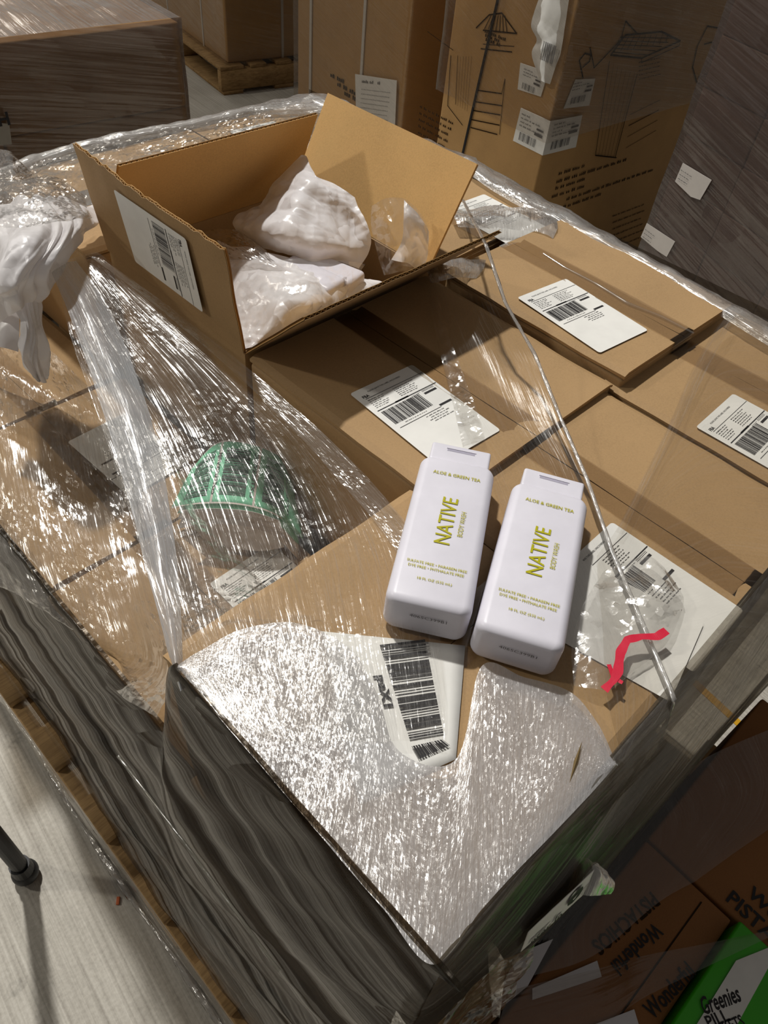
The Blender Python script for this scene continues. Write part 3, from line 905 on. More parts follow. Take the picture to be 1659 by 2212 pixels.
# bottle ends lying in the open box
bpy.data.objects.remove(b_in)
bi = 0
for (u, v, z, an, lb) in [(712, 604, .992, 10, 'white bottle in the open box, left of two showing through clear film'),
                          (757, 590, .990, 14, 'white bottle in the open box, right of two showing through clear film')]:
    p = at(u, v, z)
    me = rbox(0.045, 0.10, 0.07, 0.009, 'bottle_body')
    o = link('bagged_bottle', me, BOTTLE)
    o.location = (p[0] - .02, p[1] - .02, z - .07); o.rotation_euler = (0, 0, math.radians(an))
    tag(o, lb, 'bottle')

# ------------------------------------------------------------------ green label roll
roll = thing('label_roll', 'flattened roll of mint green barcode labels under the stretched film', 'label roll', (0.36, 0.52, Z3))
def arc_sheet(name, top, bot, mat, parent, n=28, lift=0.0):
    rows = [AT(top), AT(bot)]
    return crumple(name, rows, mat, parent, n, 8, amp=0)
TOPE = [(415, 1012, .835), (470, 957, .872), (540, 958, .878), (605, 985, .855), (625, 1010, .835)]
BOTE = [(370, 1098, .800), (440, 1089, .842), (520, 1092, .850), (595, 1114, .835), (655, 1165, .790)]
web = crumple('label_web', [AT(TOPE), AT([(0.5 * (a[0] + b[0]), 0.5 * (a[1] + b[1]), 0.5 * (a[2] + b[2])) for a, b in zip(TOPE, BOTE)]), AT(BOTE)], GREEN, roll, 40, 12, amp=0, thick=0.0006)
# inner windings
for k, (dv, dz, mt, nm) in enumerate([(10, -.006, GREEN, 'inner_winding'), (22, -.012, BACKING, 'core_paper'), (40, -.022, BACKING, 'core_paper')]):
    T2 = [(u + 6, v + dv, z + dz) for u, v, z in TOPE]; B2 = [(u + (14 - 6 * i), v + dv * 1.1, z + dz) for i, (u, v, z) in enumerate(BOTE)]
    crumple(nm, [AT(T2), AT(B2)], mt, roll, 40, 6, amp=0, thick=0.0005)
crumple('core_paper', [AT([(392, 1102, .836), (460, 1098, .845), (540, 1104, .846), (604, 1124, .832)]), AT([(420, 1140, .81), (480, 1150, .805), (555, 1165, .80), (612, 1160, .80)]), AT([(440, 1165, .79), (495, 1182, .785), (560, 1190, .785), (615, 1182, .785)])], BACKING, roll, 30, 10, amp=0, thick=0.0005)
# printed faces: interpolate on the web
wv = [v.co.copy() for v in web.data.vertices]
def webp(s, t_, nlift=0.0012):
    x, y = s * 40, t_ * 12
    i, j = min(int(x), 39), min(int(y), 11); fx, fy = x - i, y - j
    g = lambda a, b: np.array(wv[b * 41 + a])
    p = g(i, j) * (1 - fx) * (1 - fy) + g(i + 1, j) * fx * (1 - fy) + g(i, j + 1) * (1 - fx) * fy + g(i + 1, j + 1) * fx * fy
    return p + V3(0, 0, nlift)
mb, mk = MB(), MB()
rr = random.Random(4)
for (s0, s1) in ((0.08, 0.255), (0.34, 0.52), (0.64, 0.82)):
    y = 0.13
    while y < 0.86:
        w = rr.choice((0.008, 0.008, 0.014, 0.022))
        for q in range(4):
            a, b_ = s0 + (s1 - s0) * q / 4, s0 + (s1 - s0) * (q + 1) / 4
            mb.quad(webp(a, y), webp(b_, y), webp(b_, y + w), webp(a, y + w))
        y += w + rr.choice((0.007, 0.010, 0.016))
    # the code beside the bars, read along the label
    vs, fs = text_geo('csXT0S2V8JC', 1.0, 0.02)
    mn, mx = vs.min(0), vs.max(0)
    mb.add([webp(s1 + 0.022 + 0.036 * (q[1] - mn[1]) / (mx[1] - mn[1]), 0.86 - 0.72 * (q[0] - mn[0]) / (mx[0] - mn[0])) for q in vs], [f[::-1] for f in fs])
for s in (0.295, 0.585, 0.90):
    for q in range(12): mk.quad(webp(s - .008, q / 12, .0009), webp(s + .008, q / 12, .0009), webp(s + .008, (q + 1) / 12, .0009), webp(s - .008, (q + 1) / 12, .0009))
for q in range(40):
    mk.quad(webp(q / 40, .975, .0009), webp((q + 1) / 40, .975, .0009), webp((q + 1) / 40, 1, .0009), webp(q / 40, 1, .0009))
    mk.quad(webp(q / 40, .0, .0009), webp((q + 1) / 40, .0, .0009), webp((q + 1) / 40, .02, .0009), webp(q / 40, .02, .0009))
mb.build('barcode_print', INK, roll)
mk.build('label_gap', BACKING, roll)

# ------------------------------------------------------------------ large shipping paper under the silvery film
pp = thing('paper_label', 'large white barcode label showing through the silvery film on the near box', 'label', tuple(at(830, 1480, ZT)))
cor = [at(694, 1364, ZT + .003), at(1005, 1395, ZT + .003), at(985, 1640, ZT + .003), at(775, 1735, ZT + .003)]
crumple('paper_sheet', [[cor[0], (cor[0] + cor[1]) / 2, cor[1]], [(cor[0] + cor[3]) / 2, sum(cor) / 4, (cor[1] + cor[2]) / 2], [cor[3], (cor[2] + cor[3]) / 2, cor[2]]], PAPER, pp, 10, 10, amp=0.0006, freq=30, thick=0.0003)
q0 = at(820, 1393, ZT + .0055); q1 = at(918, 1381, ZT + .0055); q2 = at(885, 1597, ZT + .0055); q3 = at(958, 1584, ZT + .0055)
mb = MB(); rr = random.Random(9); y = 0
while y < 1:
    w = rr.choice((0.008, 0.012, 0.02, 0.03)); w = min(w, 1 - y)
    L = lambda s, t_: q0 * (1 - s) * (1 - t_) + q1 * s * (1 - t_) + q2 * (1 - s) * t_ + q3 * s * t_
    mb.quad(L(0, y), L(1, y), L(1, y + w), L(0, y + w)); y += w + rr.choice((0.009, 0.014, 0.02))
r0 = at(889, 1612, ZT + .0055); r1 = at(955, 1597, ZT + .0055); r2 = at(905, 1640, ZT + .0055); r3 = at(972, 1610, ZT + .0055)
x = 0
while x < 1:
    w = rr.choice((0.02, 0.03, 0.06)); L2 = lambda s, t_: r0 * (1 - s) * (1 - t_) + r1 * s * (1 - t_) + r2 * (1 - s) * t_ + r3 * s * t_
    mb.quad(L2(x, 0), L2(min(1, x + w), 0), L2(min(1, x + w), 1), L2(x, 1)); x += w + rr.choice((0.02, 0.035))
vs, fs = text_geo('paX1', 1.0, 0.03)
mn, mx = vs.min(0), vs.max(0)
ta, tb, tc = at(805, 1460, ZT + .0055), at(832, 1457, ZT + .0055), at(822, 1528, ZT + .0055)
mb.add([ta + (tb - ta) * (q[1] - mn[1]) / (mx[1] - mn[1]) + (tc - ta) * (q[0] - mn[0]) / (mx[0] - mn[0]) for q in vs], fs)
mb.build('barcode_print', INK, pp)
# ------------------------------------------------------------------ stretch film on the near pallet
FILM_CLEARF = mat_film('film_foot', 0.02, 0.10, 0.2, 1.6, 260, 3, 0.5, 60, 0.2, 0.1)
sw = thing('stretch_wrap', 'torn clear stretch film around and over the near pallet load', 'stretch film', (0.62, 0.64, 0.0))
H = ZT + 0.0105
# silvery crinkled film over the near corner box
far = [(384, 1440), (440, 1402), (520, 1360), (640, 1345), (752, 1400), (815, 1500), (862, 1622), (985, 1640), (1040, 1440), (1130, 1462), (1230, 1492), (1290, 1560), (1335, 1650)]
near = [(384, 1440), (430, 1498), (500, 1582), (580, 1674), (660, 1768), (740, 1862), (830, 1966), (935, 2084), (1040, 1965), (1110, 1888), (1180, 1816), (1260, 1732), (1335, 1652)]
rows = []
for k in range(5):
    s = k / 4
    rows.append([tuple(np.array(a) * (1 - s) + np.array(b) * s) + (H + 0.002 * math.sin(s * 3.1),) for a, b in zip(far, near)])
film('top_film', rows, FILM_TOP, sw, 150, 110, amp=0.0018, freq=16, seed=1)

# side skirts: from the top edge down to the pallet foot
def skirt(name, prof, axis, mat, nu, nv, amp, freq, seed, s0, s1, uvrot=0.0):
    """prof(s, t) gives the point for s along the side, t from the top down"""
    rows = []
    for j in range(nv + 1):
        rows.append([prof(s0 + (s1 - s0) * i / nu, j / nv) for i in range(nu + 1)])
    A = np.array(rows)
    uv = np.zeros((nv + 1, nu + 1, 2))
    for j in range(nv + 1):
        for i in range(nu + 1):
            q = Vector(A[j, i]) * freq + Vector((seed, 0, 0))
            q2 = Vector((A[j, i][0] * 3, A[j, i][1] * 14 + A[j, i][2] * 12, seed))
            d = amp * (mnoise.noise(q) + 0.8 * mnoise.noise(q2) + 0.4 * mnoise.noise(q2 * 2.7))
            if axis == 'X': A[j, i, 0] -= d * min(1, j / 6)
            else: A[j, i, 1] -= d * min(1, j / 6)
            a_, b_ = (s0 + (s1 - s0) * i / nu), -A[j, i, 2]
            uv[j, i] = (a_ * math.cos(uvrot) - b_ * math.sin(uvrot), a_ * math.sin(uvrot) + b_ * math.cos(uvrot))
    fs = [(j * (nu + 1) + i, j * (nu + 1) + i + 1, (j + 1) * (nu + 1) + i + 1, (j + 1) * (nu + 1) + i) for j in range(nv) for i in range(nu)]
    return link(name, mesh(name, A.reshape(-1, 3), fs, uv.reshape(-1, 2)), mat, sw, smooth=True)
def topz(y):
    if y < 0.318: return ZT + 0.008
    t = min(1, (y - 0.318) / 0.07); t = t * t * (3 - 2 * t)
    z = (ZT + 0.008) * (1 - t) + (Z3 + 0.010) * t
    if y > 0.93: u_ = min(1, (y - 0.93) / 0.08); z = z * (1 - u_) + 0.60 * u_
    return z
def corner_pt(z):
    d = min(1.0, max(0.0, (ZT + 0.006 - z) / 0.5))
    return (0.1355 - 0.030 * d, 0.0175 - 0.022 * d)
def p_left(off, bulge):
    def f(y, t):
        zt = topz(y); t0 = t; t = max(0.0, (t - 0.04) / 0.96)
        z = zt + (0.150 - zt) * t + (0.004 if t0 < 0.04 else 0.0)
        x = (0.005 * (0.04 - t0) / 0.04 if t0 < 0.04 else 0.0) + 0.1355 - off * min(1, t * 6) - (0.045 + bulge * math.sin(y * 5) * min(1, t * 3)) * min(1, max(0, (zt - z) / (zt - 0.15))) ** 0.8
        yy = y
        if y < 0.10:
            k = 1 - max(0.0, y - 0.0) / 0.10; k = k * k * (0 if t0 < 0.04 else 1)
            c = corner_pt(z); x = x * (1 - k) + c[0] * k; yy = y * (1 - k) + c[1] * k
        return V3(x, yy, z)
    return f
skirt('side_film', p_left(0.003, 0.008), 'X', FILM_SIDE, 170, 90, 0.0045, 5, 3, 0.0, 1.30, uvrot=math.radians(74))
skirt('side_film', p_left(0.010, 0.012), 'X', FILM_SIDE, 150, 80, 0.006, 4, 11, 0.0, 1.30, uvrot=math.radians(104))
def p_foot(y, t):
    return V3(0.088 - 0.036 * min(1, t * 1.6), y, 0.152 * (1 - t) + 0.004)
skirt('foot_film', p_foot, 'X', FILM_CLEARF, 150, 16, 0.003, 9, 19, -0.02, 1.28, uvrot=math.radians(90))
def p_right(off):
    def f(x, t):
        t0 = t; t = max(0.0, (t - 0.04) / 0.96)
        z = (ZT + 0.006) * (1 - t) + 0.012 * t + (0.005 if t0 < 0.04 else 0.0)
        bx = float(np.interp(x, [.14, .25, .335, .45, .72, 1.1], [.020, .0275, .0395, .0505, .0655, .085])) - 0.006
        d = min(1, (ZT + 0.006 - z) / 0.20)
        y = (0.005 * (0.04 - t0) / 0.04 if t0 < 0.04 else 0.0) + 0.0165 - off * min(1, t * 8) - bx * (d * (2 - d)) - 0.012 * max(0, t - .3)
        xx = x
        if x < 0.24:
            k = 1 - max(0.0, x - 0.14) / 0.10; k = k * k * (0 if t0 < 0.04 else 1)
            c = corner_pt(z); y = y * (1 - k) + c[1] * k; xx = x * (1 - k) + c[0] * k
        return V3(xx, y, z)
    return f
skirt('side_film', p_right(0.002), 'Y', FILM_SIDE_R, 130, 90, 0.0045, 5, 5, 0.14, 1.13, uvrot=math.radians(80))
skirt('side_film', p_right(0.008), 'Y', FILM_SIDE_R, 110, 80, 0.0055, 4, 15, 0.14, 1.13, uvrot=math.radians(104))
def p_back(x, t):
    z = (ZT + 0.004) * (1 - t) + 0.012 * t
    return V3(x, 1.272 + 0.02 * math.sin(t * 3.14), z)
def p_far(y, t):
    z = (ZT + 0.012) * (1 - t) + 0.012 * t
    return V3(1.112 + 0.02 * math.sin(t * 3.14), y, z)
skirt('side_film', p_back, 'Y', FILM_SIDE, 60, 30, 0.004, 5, 25, 0.14, 1.12, uvrot=1.2)
skirt('side_film', p_far, 'X', FILM_SIDE, 60, 30, 0.004, 5, 26, 0.0, 1.28, uvrot=1.2)

# folded-over band of film along the upper rim
def band(name, pts, width, mat, seed, z, n=90, m=10, drop=0.05, inward=(0, 0), amp=0.004):
    """pts follow the rim; the band lies inward on the top and hangs a little outside"""
    P_ = np.array([at(u, v, z) for u, v in pts])
    L = np.r_[0, np.cumsum(np.linalg.norm(np.diff(P_, axis=0), axis=1))]
    rows = []
    inw = V3(*inward, 0)
    for j in range(m + 1):
        t = j / m
        row = []
        for i in range(n + 1):
            s = i / n * L[-1]
            p = np.array([np.interp(s, L, P_[:, k]) for k in range(3)])
            w = width(i / n) if callable(width) else width
            if t < 0.25: q = p - inw * 0.006 + V3(0, 0, -drop * (0.25 - t) / 0.25)
            else: q = p + inw * w * (t - 0.25) / 0.75 + V3(0, 0, 0.006 * math.sin((t - .25) / .75 * 3.14) - 0.004 * (t > 0.9))
            row.append(q)
        rows.append(row)
    A = np.array(rows).swapaxes(0, 1)
    return crumple(name, A, mat, sw, m * 3, n, amp=amp, freq=22, seed=seed, sharp=0)
band('rim_film', [(1020, 338), (1100, 385), (1200, 440), (1300, 497), (1400, 553), (1500, 610), (1600, 662), (1700, 715), (1800, 775), (1990, 890)], lambda s: 0.050 + 0.012 * math.sin(s * 9), FILM_RIM, 3, ZT + .016, inward=(-0.94, -0.1))
band('rim_film', [(690, 203), (760, 228), (840, 268), (920, 300), (1030, 342)], 0.06, FILM_RIM, 4, ZT + .012, inward=(-0.94, -0.1))
band('rim_film', [(-60, 386), (0, 366), (80, 333), (160, 308), (240, 292), (320, 276), (400, 262), (480, 243), (560, 222), (640, 203), (700, 202)], lambda s: 0.03 + 0.10 * max(0, (s - 0.72)) / 0.28, FILM_RIM, 6, ZT + .010, inward=(0, -1), drop=0.03)
film('top_film', [[(-40, 385, 1.0), (80, 345, .99), (260, 300, .99), (420, 268, .99), (560, 235, .99), (690, 215, .99)],
                  [(-40, 420, 1.0), (90, 390, 1.0), (260, 350, .99), (420, 310, .99), (560, 275, .99), (720, 250, .99)],
                  [(-40, 470, .99), (120, 450, 1.0), (240, 430, .99), (420, 380, .989), (600, 320, .989), (760, 300, .989)]], FILM_CRINK, sw, 120, 40, amp=0.004, freq=22, seed=8)
# torn sheet stretched from the back left corner down to the near box
film('torn_sheet', [
    [(118, 575, 1.01), (150, 560, 1.015), (180, 550, 1.02), (210, 545, 1.015), (232, 560, 1.01)],
    [(150, 720, .995), (215, 690, 1.0), (280, 670, 1.0), (345, 668, 1.0), (395, 695, .99)],
    [(205, 880, .985), (310, 840, .985), (420, 820, .985), (520, 820, .985), (590, 850, .98)],
    [(262, 1050, .975), (390, 1010, .975), (530, 990, .975), (670, 985, .975), (765, 1012, .975)],
    [(318, 1230, .975), (450, 1200, .975), (600, 1170, .975), (760, 1150, .98), (878, 1140, .984)],
    [(365, 1370, .98), (480, 1350, .985), (630, 1320, .99), (790, 1300, .992), (935, 1290, .992)],
    [(400, 1450, .992), (520, 1470, .994), (660, 1470, .994), (810, 1470, .994), (960, 1470, .994)],
    [(470, 1545, .994), (580, 1590, .994), (700, 1600, .994), (830, 1600, .994), (960, 1600, .994)]],
    FILM_SHEET, sw, 90, 150, amp=0.0022, freq=7, seed=2)
film('torn_sheet_edge', [
    [(190, 552, 1.018), (220, 560, 1.016)], [(330, 655, 1.005), (372, 665, 1.0)], [(500, 800, .99), (560, 815, .99)], [(640, 935, .982), (720, 955, .982)],
    [(760, 1070, .982), (840, 1085, .982)], [(850, 1180, .986), (925, 1195, .99)], [(900, 1300, .994), (965, 1300, .994)]],
    mat_film('film_sheet_edge', 0.04, 0.40, 0.19, 2.4, 560, 9, 0.6, 260, 0.35, 0.2), sw, 24, 120, amp=0.0025, freq=12, seed=21)
film('gathered_film', [
    [(112, 590, 1.02), (135, 570, 1.025), (165, 562, 1.02)], [(150, 680, 1.005), (190, 665, 1.01), (235, 665, 1.0)], [(200, 820, .99), (245, 810, .995), (295, 812, .99)],
    [(250, 980, .98), (295, 970, .985), (345, 975, .98)], [(295, 1150, .975), (335, 1145, .98), (375, 1150, .975)],
    [(330, 1290, .975), (358, 1290, .98), (390, 1290, .975)], [(362, 1410, .98), (378, 1415, .985), (395, 1410, .98)], [(385, 1490, .975), (390, 1492, .978), (396, 1490, .975)]],
    mat_film('film_gathered_band', 0.40, 0.42, 0.22, 1.6, 700, 3, 0.45, 90, 0.12, 0.08, haze_col=(0.66, 0.69, 0.74), lo=0.44, hi=0.62), sw, 40, 140, amp=0.003, freq=11, seed=3)
# crinkled film heap left of the green roll
film('crinkled_film', [
    [(300, 930, .86), (340, 925, .87), (380, 950, .86)], [(330, 1050, .86), (380, 1050, .88), (420, 1085, .86)], [(350, 1170, .88), (420, 1150, .90), (500, 1190, .88)],
    [(380, 1290, .90), (480, 1270, .93), (600, 1290, .92)], [(400, 1390, .96), (520, 1350, .985), (700, 1350, .994)]],
    FILM_CRINK, sw, 60, 90, amp=0.007, freq=20, seed=31)
# film lying over the sunken left column and running down its outside
def atX(u, v, X): return onplane(u, v, (X, 0, 0), (1, 0, 0))
LOWF = mat_film('film_low_sheet', 0.14, 0.26, 0.20, 1.8, 150, 6, 0.45, 130, 0.50, 0.22, haze_col=(0.60, 0.56, 0.51), patch=0.10, pscale=11)
rows = [AT(r) for r in [
    [(-60, 680, .92), (0, 700, .92), (70, 730, .91), (150, 790, .88), (235, 880, .83)],
    [(-60, 760, .81), (0, 790, .81), (90, 830, .80), (180, 880, .80), (260, 930, .80)],
    [(-60, 900, .81), (0, 915, .82), (100, 950, .81), (200, 1000, .80), (285, 1040, .80)],
    [(-60, 1020, .79), (20, 1060, .80), (120, 1100, .80), (230, 1150, .80), (310, 1180, .80)],
    [(-60, 1140, .76), (30, 1180, .78), (150, 1220, .79), (260, 1270, .80), (340, 1310, .82)],
    [(-60, 1230, .72), (60, 1300, .75), (180, 1370, .775), (300, 1420, .80), (380, 1440, .90)]]]
rows.append([V3(0.128, y_, z_) for y_, z_ in ((1.16, .71), (0.92, .71), (0.72, .72), (0.52, .73), (0.37, .84))])
crumple('low_film', rows, LOWF, sw, 110, 140, amp=0.005, freq=13, seed=4, sharp=0)
# narrow torn triangle with a rope-like edge, from behind the near flap to the right edge
film('torn_strip', [
    [(915, 592, .999), (985, 560, 1.03), (1050, 530, 1.098)],
    [(938, 690, .999), (1010, 670, 1.01), (1092, 655, 1.06)],
    [(965, 790, .993), (1050, 770, .998), (1155, 765, 1.03)],
    [(1000, 920, .992), (1100, 900, .995), (1212, 905, 1.008)],
    [(1060, 1030, .990), (1160, 1010, .992), (1268, 1035, .998)],
    [(1110, 1180, .990), (1220, 1180, .992), (1322, 1190, .994)],
    [(1150, 1340, .990), (1280, 1340, .992), (1385, 1340, .992)],
    [(1200, 1500, .990), (1310, 1500, .991), (1448, 1490, .990)],
    [(1300, 1640, .990), (1330, 1640, .990), (1350, 1650, .990)]],
    mat_film('film_torn_strip', 0.0, 0.14, 0.26, 0.5, 420, 3.5, 0.5, 90, 0.05, 0.05, lo=0.50, hi=0.68), sw, 50, 150, amp=0.0012, freq=9, seed=5)
def rope(name, pts, r, mat, seed=0, sides=7):
    C = [at(*q) for q in pts]; C = np.array(C)
    L = np.r_[0, np.cumsum(np.linalg.norm(np.diff(C, axis=0), axis=1))]
    n = max(20, int(L[-1] / 0.004)); vs, fs, uv = [], [], []
    for i in range(n + 1):
        s = i / n * L[-1]
        p = np.array([np.interp(s, L, C[:, k]) for k in range(3)])
        p2 = np.array([np.interp(min(s + .004, L[-1]), L, C[:, k]) for k in range(3)]) ; p1 = np.array([np.interp(max(0, s - .004), L, C[:, k]) for k in range(3)])
        d = p2 - p1; d /= np.linalg.norm(d) + 1e-9
        a = np.cross(d, V3(0, 0, 1)); a /= np.linalg.norm(a) + 1e-9; c = np.cross(a, d)
        rr_ = (r(i / n) if callable(r) else r) * (1 + 0.25 * mnoise.noise(Vector((s * 40, seed, 0))))
        for k in range(sides):
            an = 2 * math.pi * k / sides + s * 30
            vs.append(p + (a * math.cos(an) * 1.5 + c * math.sin(an) * .7) * rr_); uv.append((k / sides * 0.01 + seed, s))
    for i in range(n):
        for k in range(sides): fs.append((i * sides + k, i * sides + (k + 1) % sides, (i + 1) * sides + (k + 1) % sides, (i + 1) * sides + k))
    return link(name, mesh(name, vs, fs, uv), mat, sw, smooth=True)
rope('rope_edge', [(1000, 432, 1.02), (1050, 530, 1.100), (1092, 655, 1.062), (1155, 765, 1.032), (1212, 905, 1.010), (1268, 1035, 1.0), (1322, 1190, .996), (1385, 1340, .994), (1448, 1488, .992), (1456, 1512, .990), (1440, 1560, .95), (1400, 1640, .90)], 0.0017, FILM_ROPE, 1)
film('gathered_film', [
    [(912, 582, .999), (935, 578, 1.002), (985, 560, 1.005), (1050, 560, 1.003)], [(922, 590, 1.0), (945, 592, 1.012), (990, 585, 1.012), (1045, 580, 1.003)],
    [(930, 612, .999), (950, 608, 1.006), (985, 600, 1.006), (1030, 600, 1.0)]], FILM_RIM, sw, 40, 20, amp=0.004, freq=40, seed=41)
film('gathered_film', [
    [(925, 640, .998), (945, 640, 1.001)], [(945, 740, .996), (975, 735, 1.0)], [(968, 830, .995), (1005, 820, .999)], [(985, 900, .994), (1030, 885, .998)], [(1000, 965, .994), (1050, 950, .998)]],
    FILM_CRINK, sw, 14, 90, amp=0.003, freq=30, seed=42)
# loose bunched strip over the box behind the right flap
film('gathered_film', [
    [(975, 462, 1.0), (1060, 445, 1.0), (1150, 450, 1.0), (1200, 470, 1.0)], [(985, 478, 1.004), (1060, 465, 1.012), (1150, 470, 1.01), (1205, 490, 1.004)],
    [(990, 490, 1.0), (1060, 492, 1.002), (1150, 500, 1.0), (1195, 515, 1.0)]], FILM_RIM, sw, 70, 20, amp=0.004, freq=26, seed=43)
# thin sheet over the right-hand boxes, tension lines along the row
film('right_sheet', [
    [(1700, 700, 1.0), (1700, 900, .988), (1700, 1150, .987), (1700, 1400, .987), (1720, 1470, .975)],
    [(1580, 680, 1.004), (1560, 900, .988), (1560, 1130, .987), (1600, 1380, .987), (1660, 1460, .975)],
    [(1500, 790, .992), (1480, 950, .988), (1480, 1150, .987), (1520, 1400, .987), (1570, 1500, .975)],
    [(1440, 930, .989), (1420, 1020, .988), (1420, 1180, .987), (1450, 1400, .987), (1500, 1530, .975)],
    [(1345, 1120, .988), (1345, 1160, .988), (1350, 1280, .987), (1370, 1450, .987), (1440, 1590, .975)],
    [(1290, 1200, .988), (1290, 1240, .988), (1300, 1340, .987), (1310, 1500, .987), (1350, 1660, .975)]],
    mat_film('film_right_sheet', 0.0, 0.09, 0.22, 1.0, 240, 2.0, 0.25, 20, 0.03, 0.03, tint=(0.93, 0.92, 0.90), lo=0.5, hi=0.72), sw, 90, 110, amp=0.0008, freq=8, seed=6)
film('gathered_film', [
    [(1572, 675, 1.006), (1590, 680, 1.006)], [(1505, 790, .994), (1530, 795, .994)], [(1438, 930, .991), (1462, 935, .991)], [(1375, 1060, .990), (1392, 1065, .990)], [(1330, 1150, .990), (1345, 1155, .990)]],
    FILM_SHEET, sw, 10, 80, amp=0.002, freq=22, seed=44)
# clear bag with a red seal lying on the label
bag = thing('zip_bag', 'small clear plastic bag with red seal strip lying on the label', 'bag', tuple(at(1330, 1320, ZT)))
film('bag_film', [
    [(1305, 1230, .991), (1350, 1215, .993), (1400, 1200, .993), (1440, 1235, .992)], [(1280, 1270, .992), (1350, 1270, .998), (1420, 1265, .998), (1478, 1290, .992)],
    [(1250, 1330, .992), (1330, 1330, .998), (1400, 1340, .998), (1462, 1345, .992)], [(1235, 1400, .992), (1310, 1400, .998), (1370, 1400, .997), (1430, 1400, .991)],
    [(1240, 1480, .991), (1290, 1490, .994), (1320, 1490, .994), (1350, 1470, .991)]], FILM_BAG, bag, 60, 60, amp=0.003, freq=26, seed=51)
def ribbon(name, pts, w, mat, parent, z=0.0):
    C = np.array([at(*q) for q in pts]); vs, fs = [], []
    L = np.r_[0, np.cumsum(np.linalg.norm(np.diff(C, axis=0), axis=1))]; n = 60
    for i in range(n + 1):
        s = i / n * L[-1]; p = np.array([np.interp(s, L, C[:, k]) for k in range(3)]); e = min(s + .003, L[-1]); f_ = max(0, s - .003)
        d = np.array([np.interp(e, L, C[:, k]) - np.interp(f_, L, C[:, k]) for k in range(3)]); a = np.cross(d, V3(0, 0, 1)); a /= np.linalg.norm(a) + 1e-9
        ww = w * (1 + 0.5 * mnoise.noise(Vector((s * 60, 3, 0))))
        vs += [p - a * ww / 2, p + a * ww / 2 + V3(0, 0, .0008 * mnoise.noise(Vector((s * 90, 0, 0))))]
    for i in range(n): fs.append((2 * i, 2 * i + 1, 2 * i + 3, 2 * i + 2))
    return link(name, mesh(name, vs, fs), mat, parent)
ribbon('red_seal', [(1440, 1362, 1.0), (1420, 1375, 1.0), (1385, 1375, 1.0), (1355, 1382, 1.0), (1340, 1410, .999), (1335, 1450, .998), (1325, 1470, .997), (1305, 1490, .996)], 0.0075, REDT, bag)
ribbon('red_seal', [(1315, 1435, .997), (1325, 1462, .997), (1345, 1475, .997)], 0.004, REDT, bag)

# sliver of straw stuck on the film
b = MB(); a, c = at(1258, 1600, ZT + .016), at(1230, 1692, ZT + .013)
d = (c - a); m = V3(-d[1], d[0], 0); m /= np.linalg.norm(m)
b.add([a, a + d * .5 + m * .0016, c, a + d * .5 - m * .0016, a + d * .5 + V3(0, 0, .0015)], [(0, 1, 4), (1, 2, 4), (2, 3, 4), (3, 0, 4), (0, 3, 2, 1)])
tag(b.build('straw_sliver', mat_flat('straw', lin(110, 92, 60), 0.7, 0.2)), 'thin brown sliver of straw lying on the silvery film', 'debris')
# paper tag on the right side of the near box
t = thing('side_label', 'torn white carton label with black print on the side of the near box', 'label', tuple(at(1180, 1935, 0.84)))
def side_pt(s, k):                      # s along the label from left to right, k from its top (0) to its bottom (1)
    a = at(1120 + (1262 - 1120) * s, 1990 + (1858 - 1990) * s, 0.905); c = at(1105 + (1240 - 1105) * s, 2035 + (1915 - 2035) * s, 0.815)
    return a * (1 - k) + c * k + V3(0, -0.010, 0)
rows = [[side_pt(i / 6, j / 3) for i in range(7)] for j in range(4)]
lab = crumple('label_paper', rows, PAPER, t, 24, 10, amp=0.0008, freq=20, thick=0.0004)
def side_text(s_, s0, s1, k0, k1, bold=0.02):
    vs, fs = text_geo(s_, 1.0, bold); mn, mx = vs.min(0), vs.max(0); b = MB()
    b.add([side_pt(s0 + (s1 - s0) * (q[0] - mn[0]) / (mx[0] - mn[0]), k1 + (k0 - k1) * (q[1] - mn[1]) / (mx[1] - mn[1])) + V3(0, -.0022, .0004) for q in vs], fs)
    return b
b = side_text('0', 0.62, 0.86, 0.08, 0.62, .05); b2 = side_text('nter In', 0.10, 0.60, 0.55, 0.92); b.add(b2.v, b2.f)
b.build('label_print', INK, lab)

# ------------------------------------------------------------------ white poly bag hanging at the back left corner
wbag = thing('white_poly_bag', 'crumpled white poly bag hanging over the back left corner of the load', 'bag', (0.28, 1.15, 0.98))
crumple('bag_sheet', [
    AT([(-60, 420, 1.04), (0, 425, 1.05), (60, 415, 1.06), (120, 420, 1.05), (165, 440, 1.03)]),
    AT([(-60, 500, 1.03), (10, 490, 1.07), (80, 485, 1.08), (150, 470, 1.06), (205, 440, 1.02)]),
    AT([(-60, 580, 1.02), (10, 560, 1.06), (80, 545, 1.07), (150, 520, 1.06), (214, 480, 1.02)]),
    AT([(-60, 640, 1.0), (10, 625, 1.04), (70, 600, 1.05), (130, 570, 1.04), (178, 530, 1.02)]),
    AT([(-40, 660, .98), (5, 650, 1.02), (50, 640, 1.03), (100, 620, 1.02), (135, 585, 1.01)]),
    AT([(0, 690, .96), (30, 680, 1.0), (55, 670, 1.01), (80, 655, 1.0), (92, 640, .99)])],
    WHITEBAG, wbag, 150, 150, amp=0.008, freq=11, seed=61, folds=0.009, fold_n=3.5)
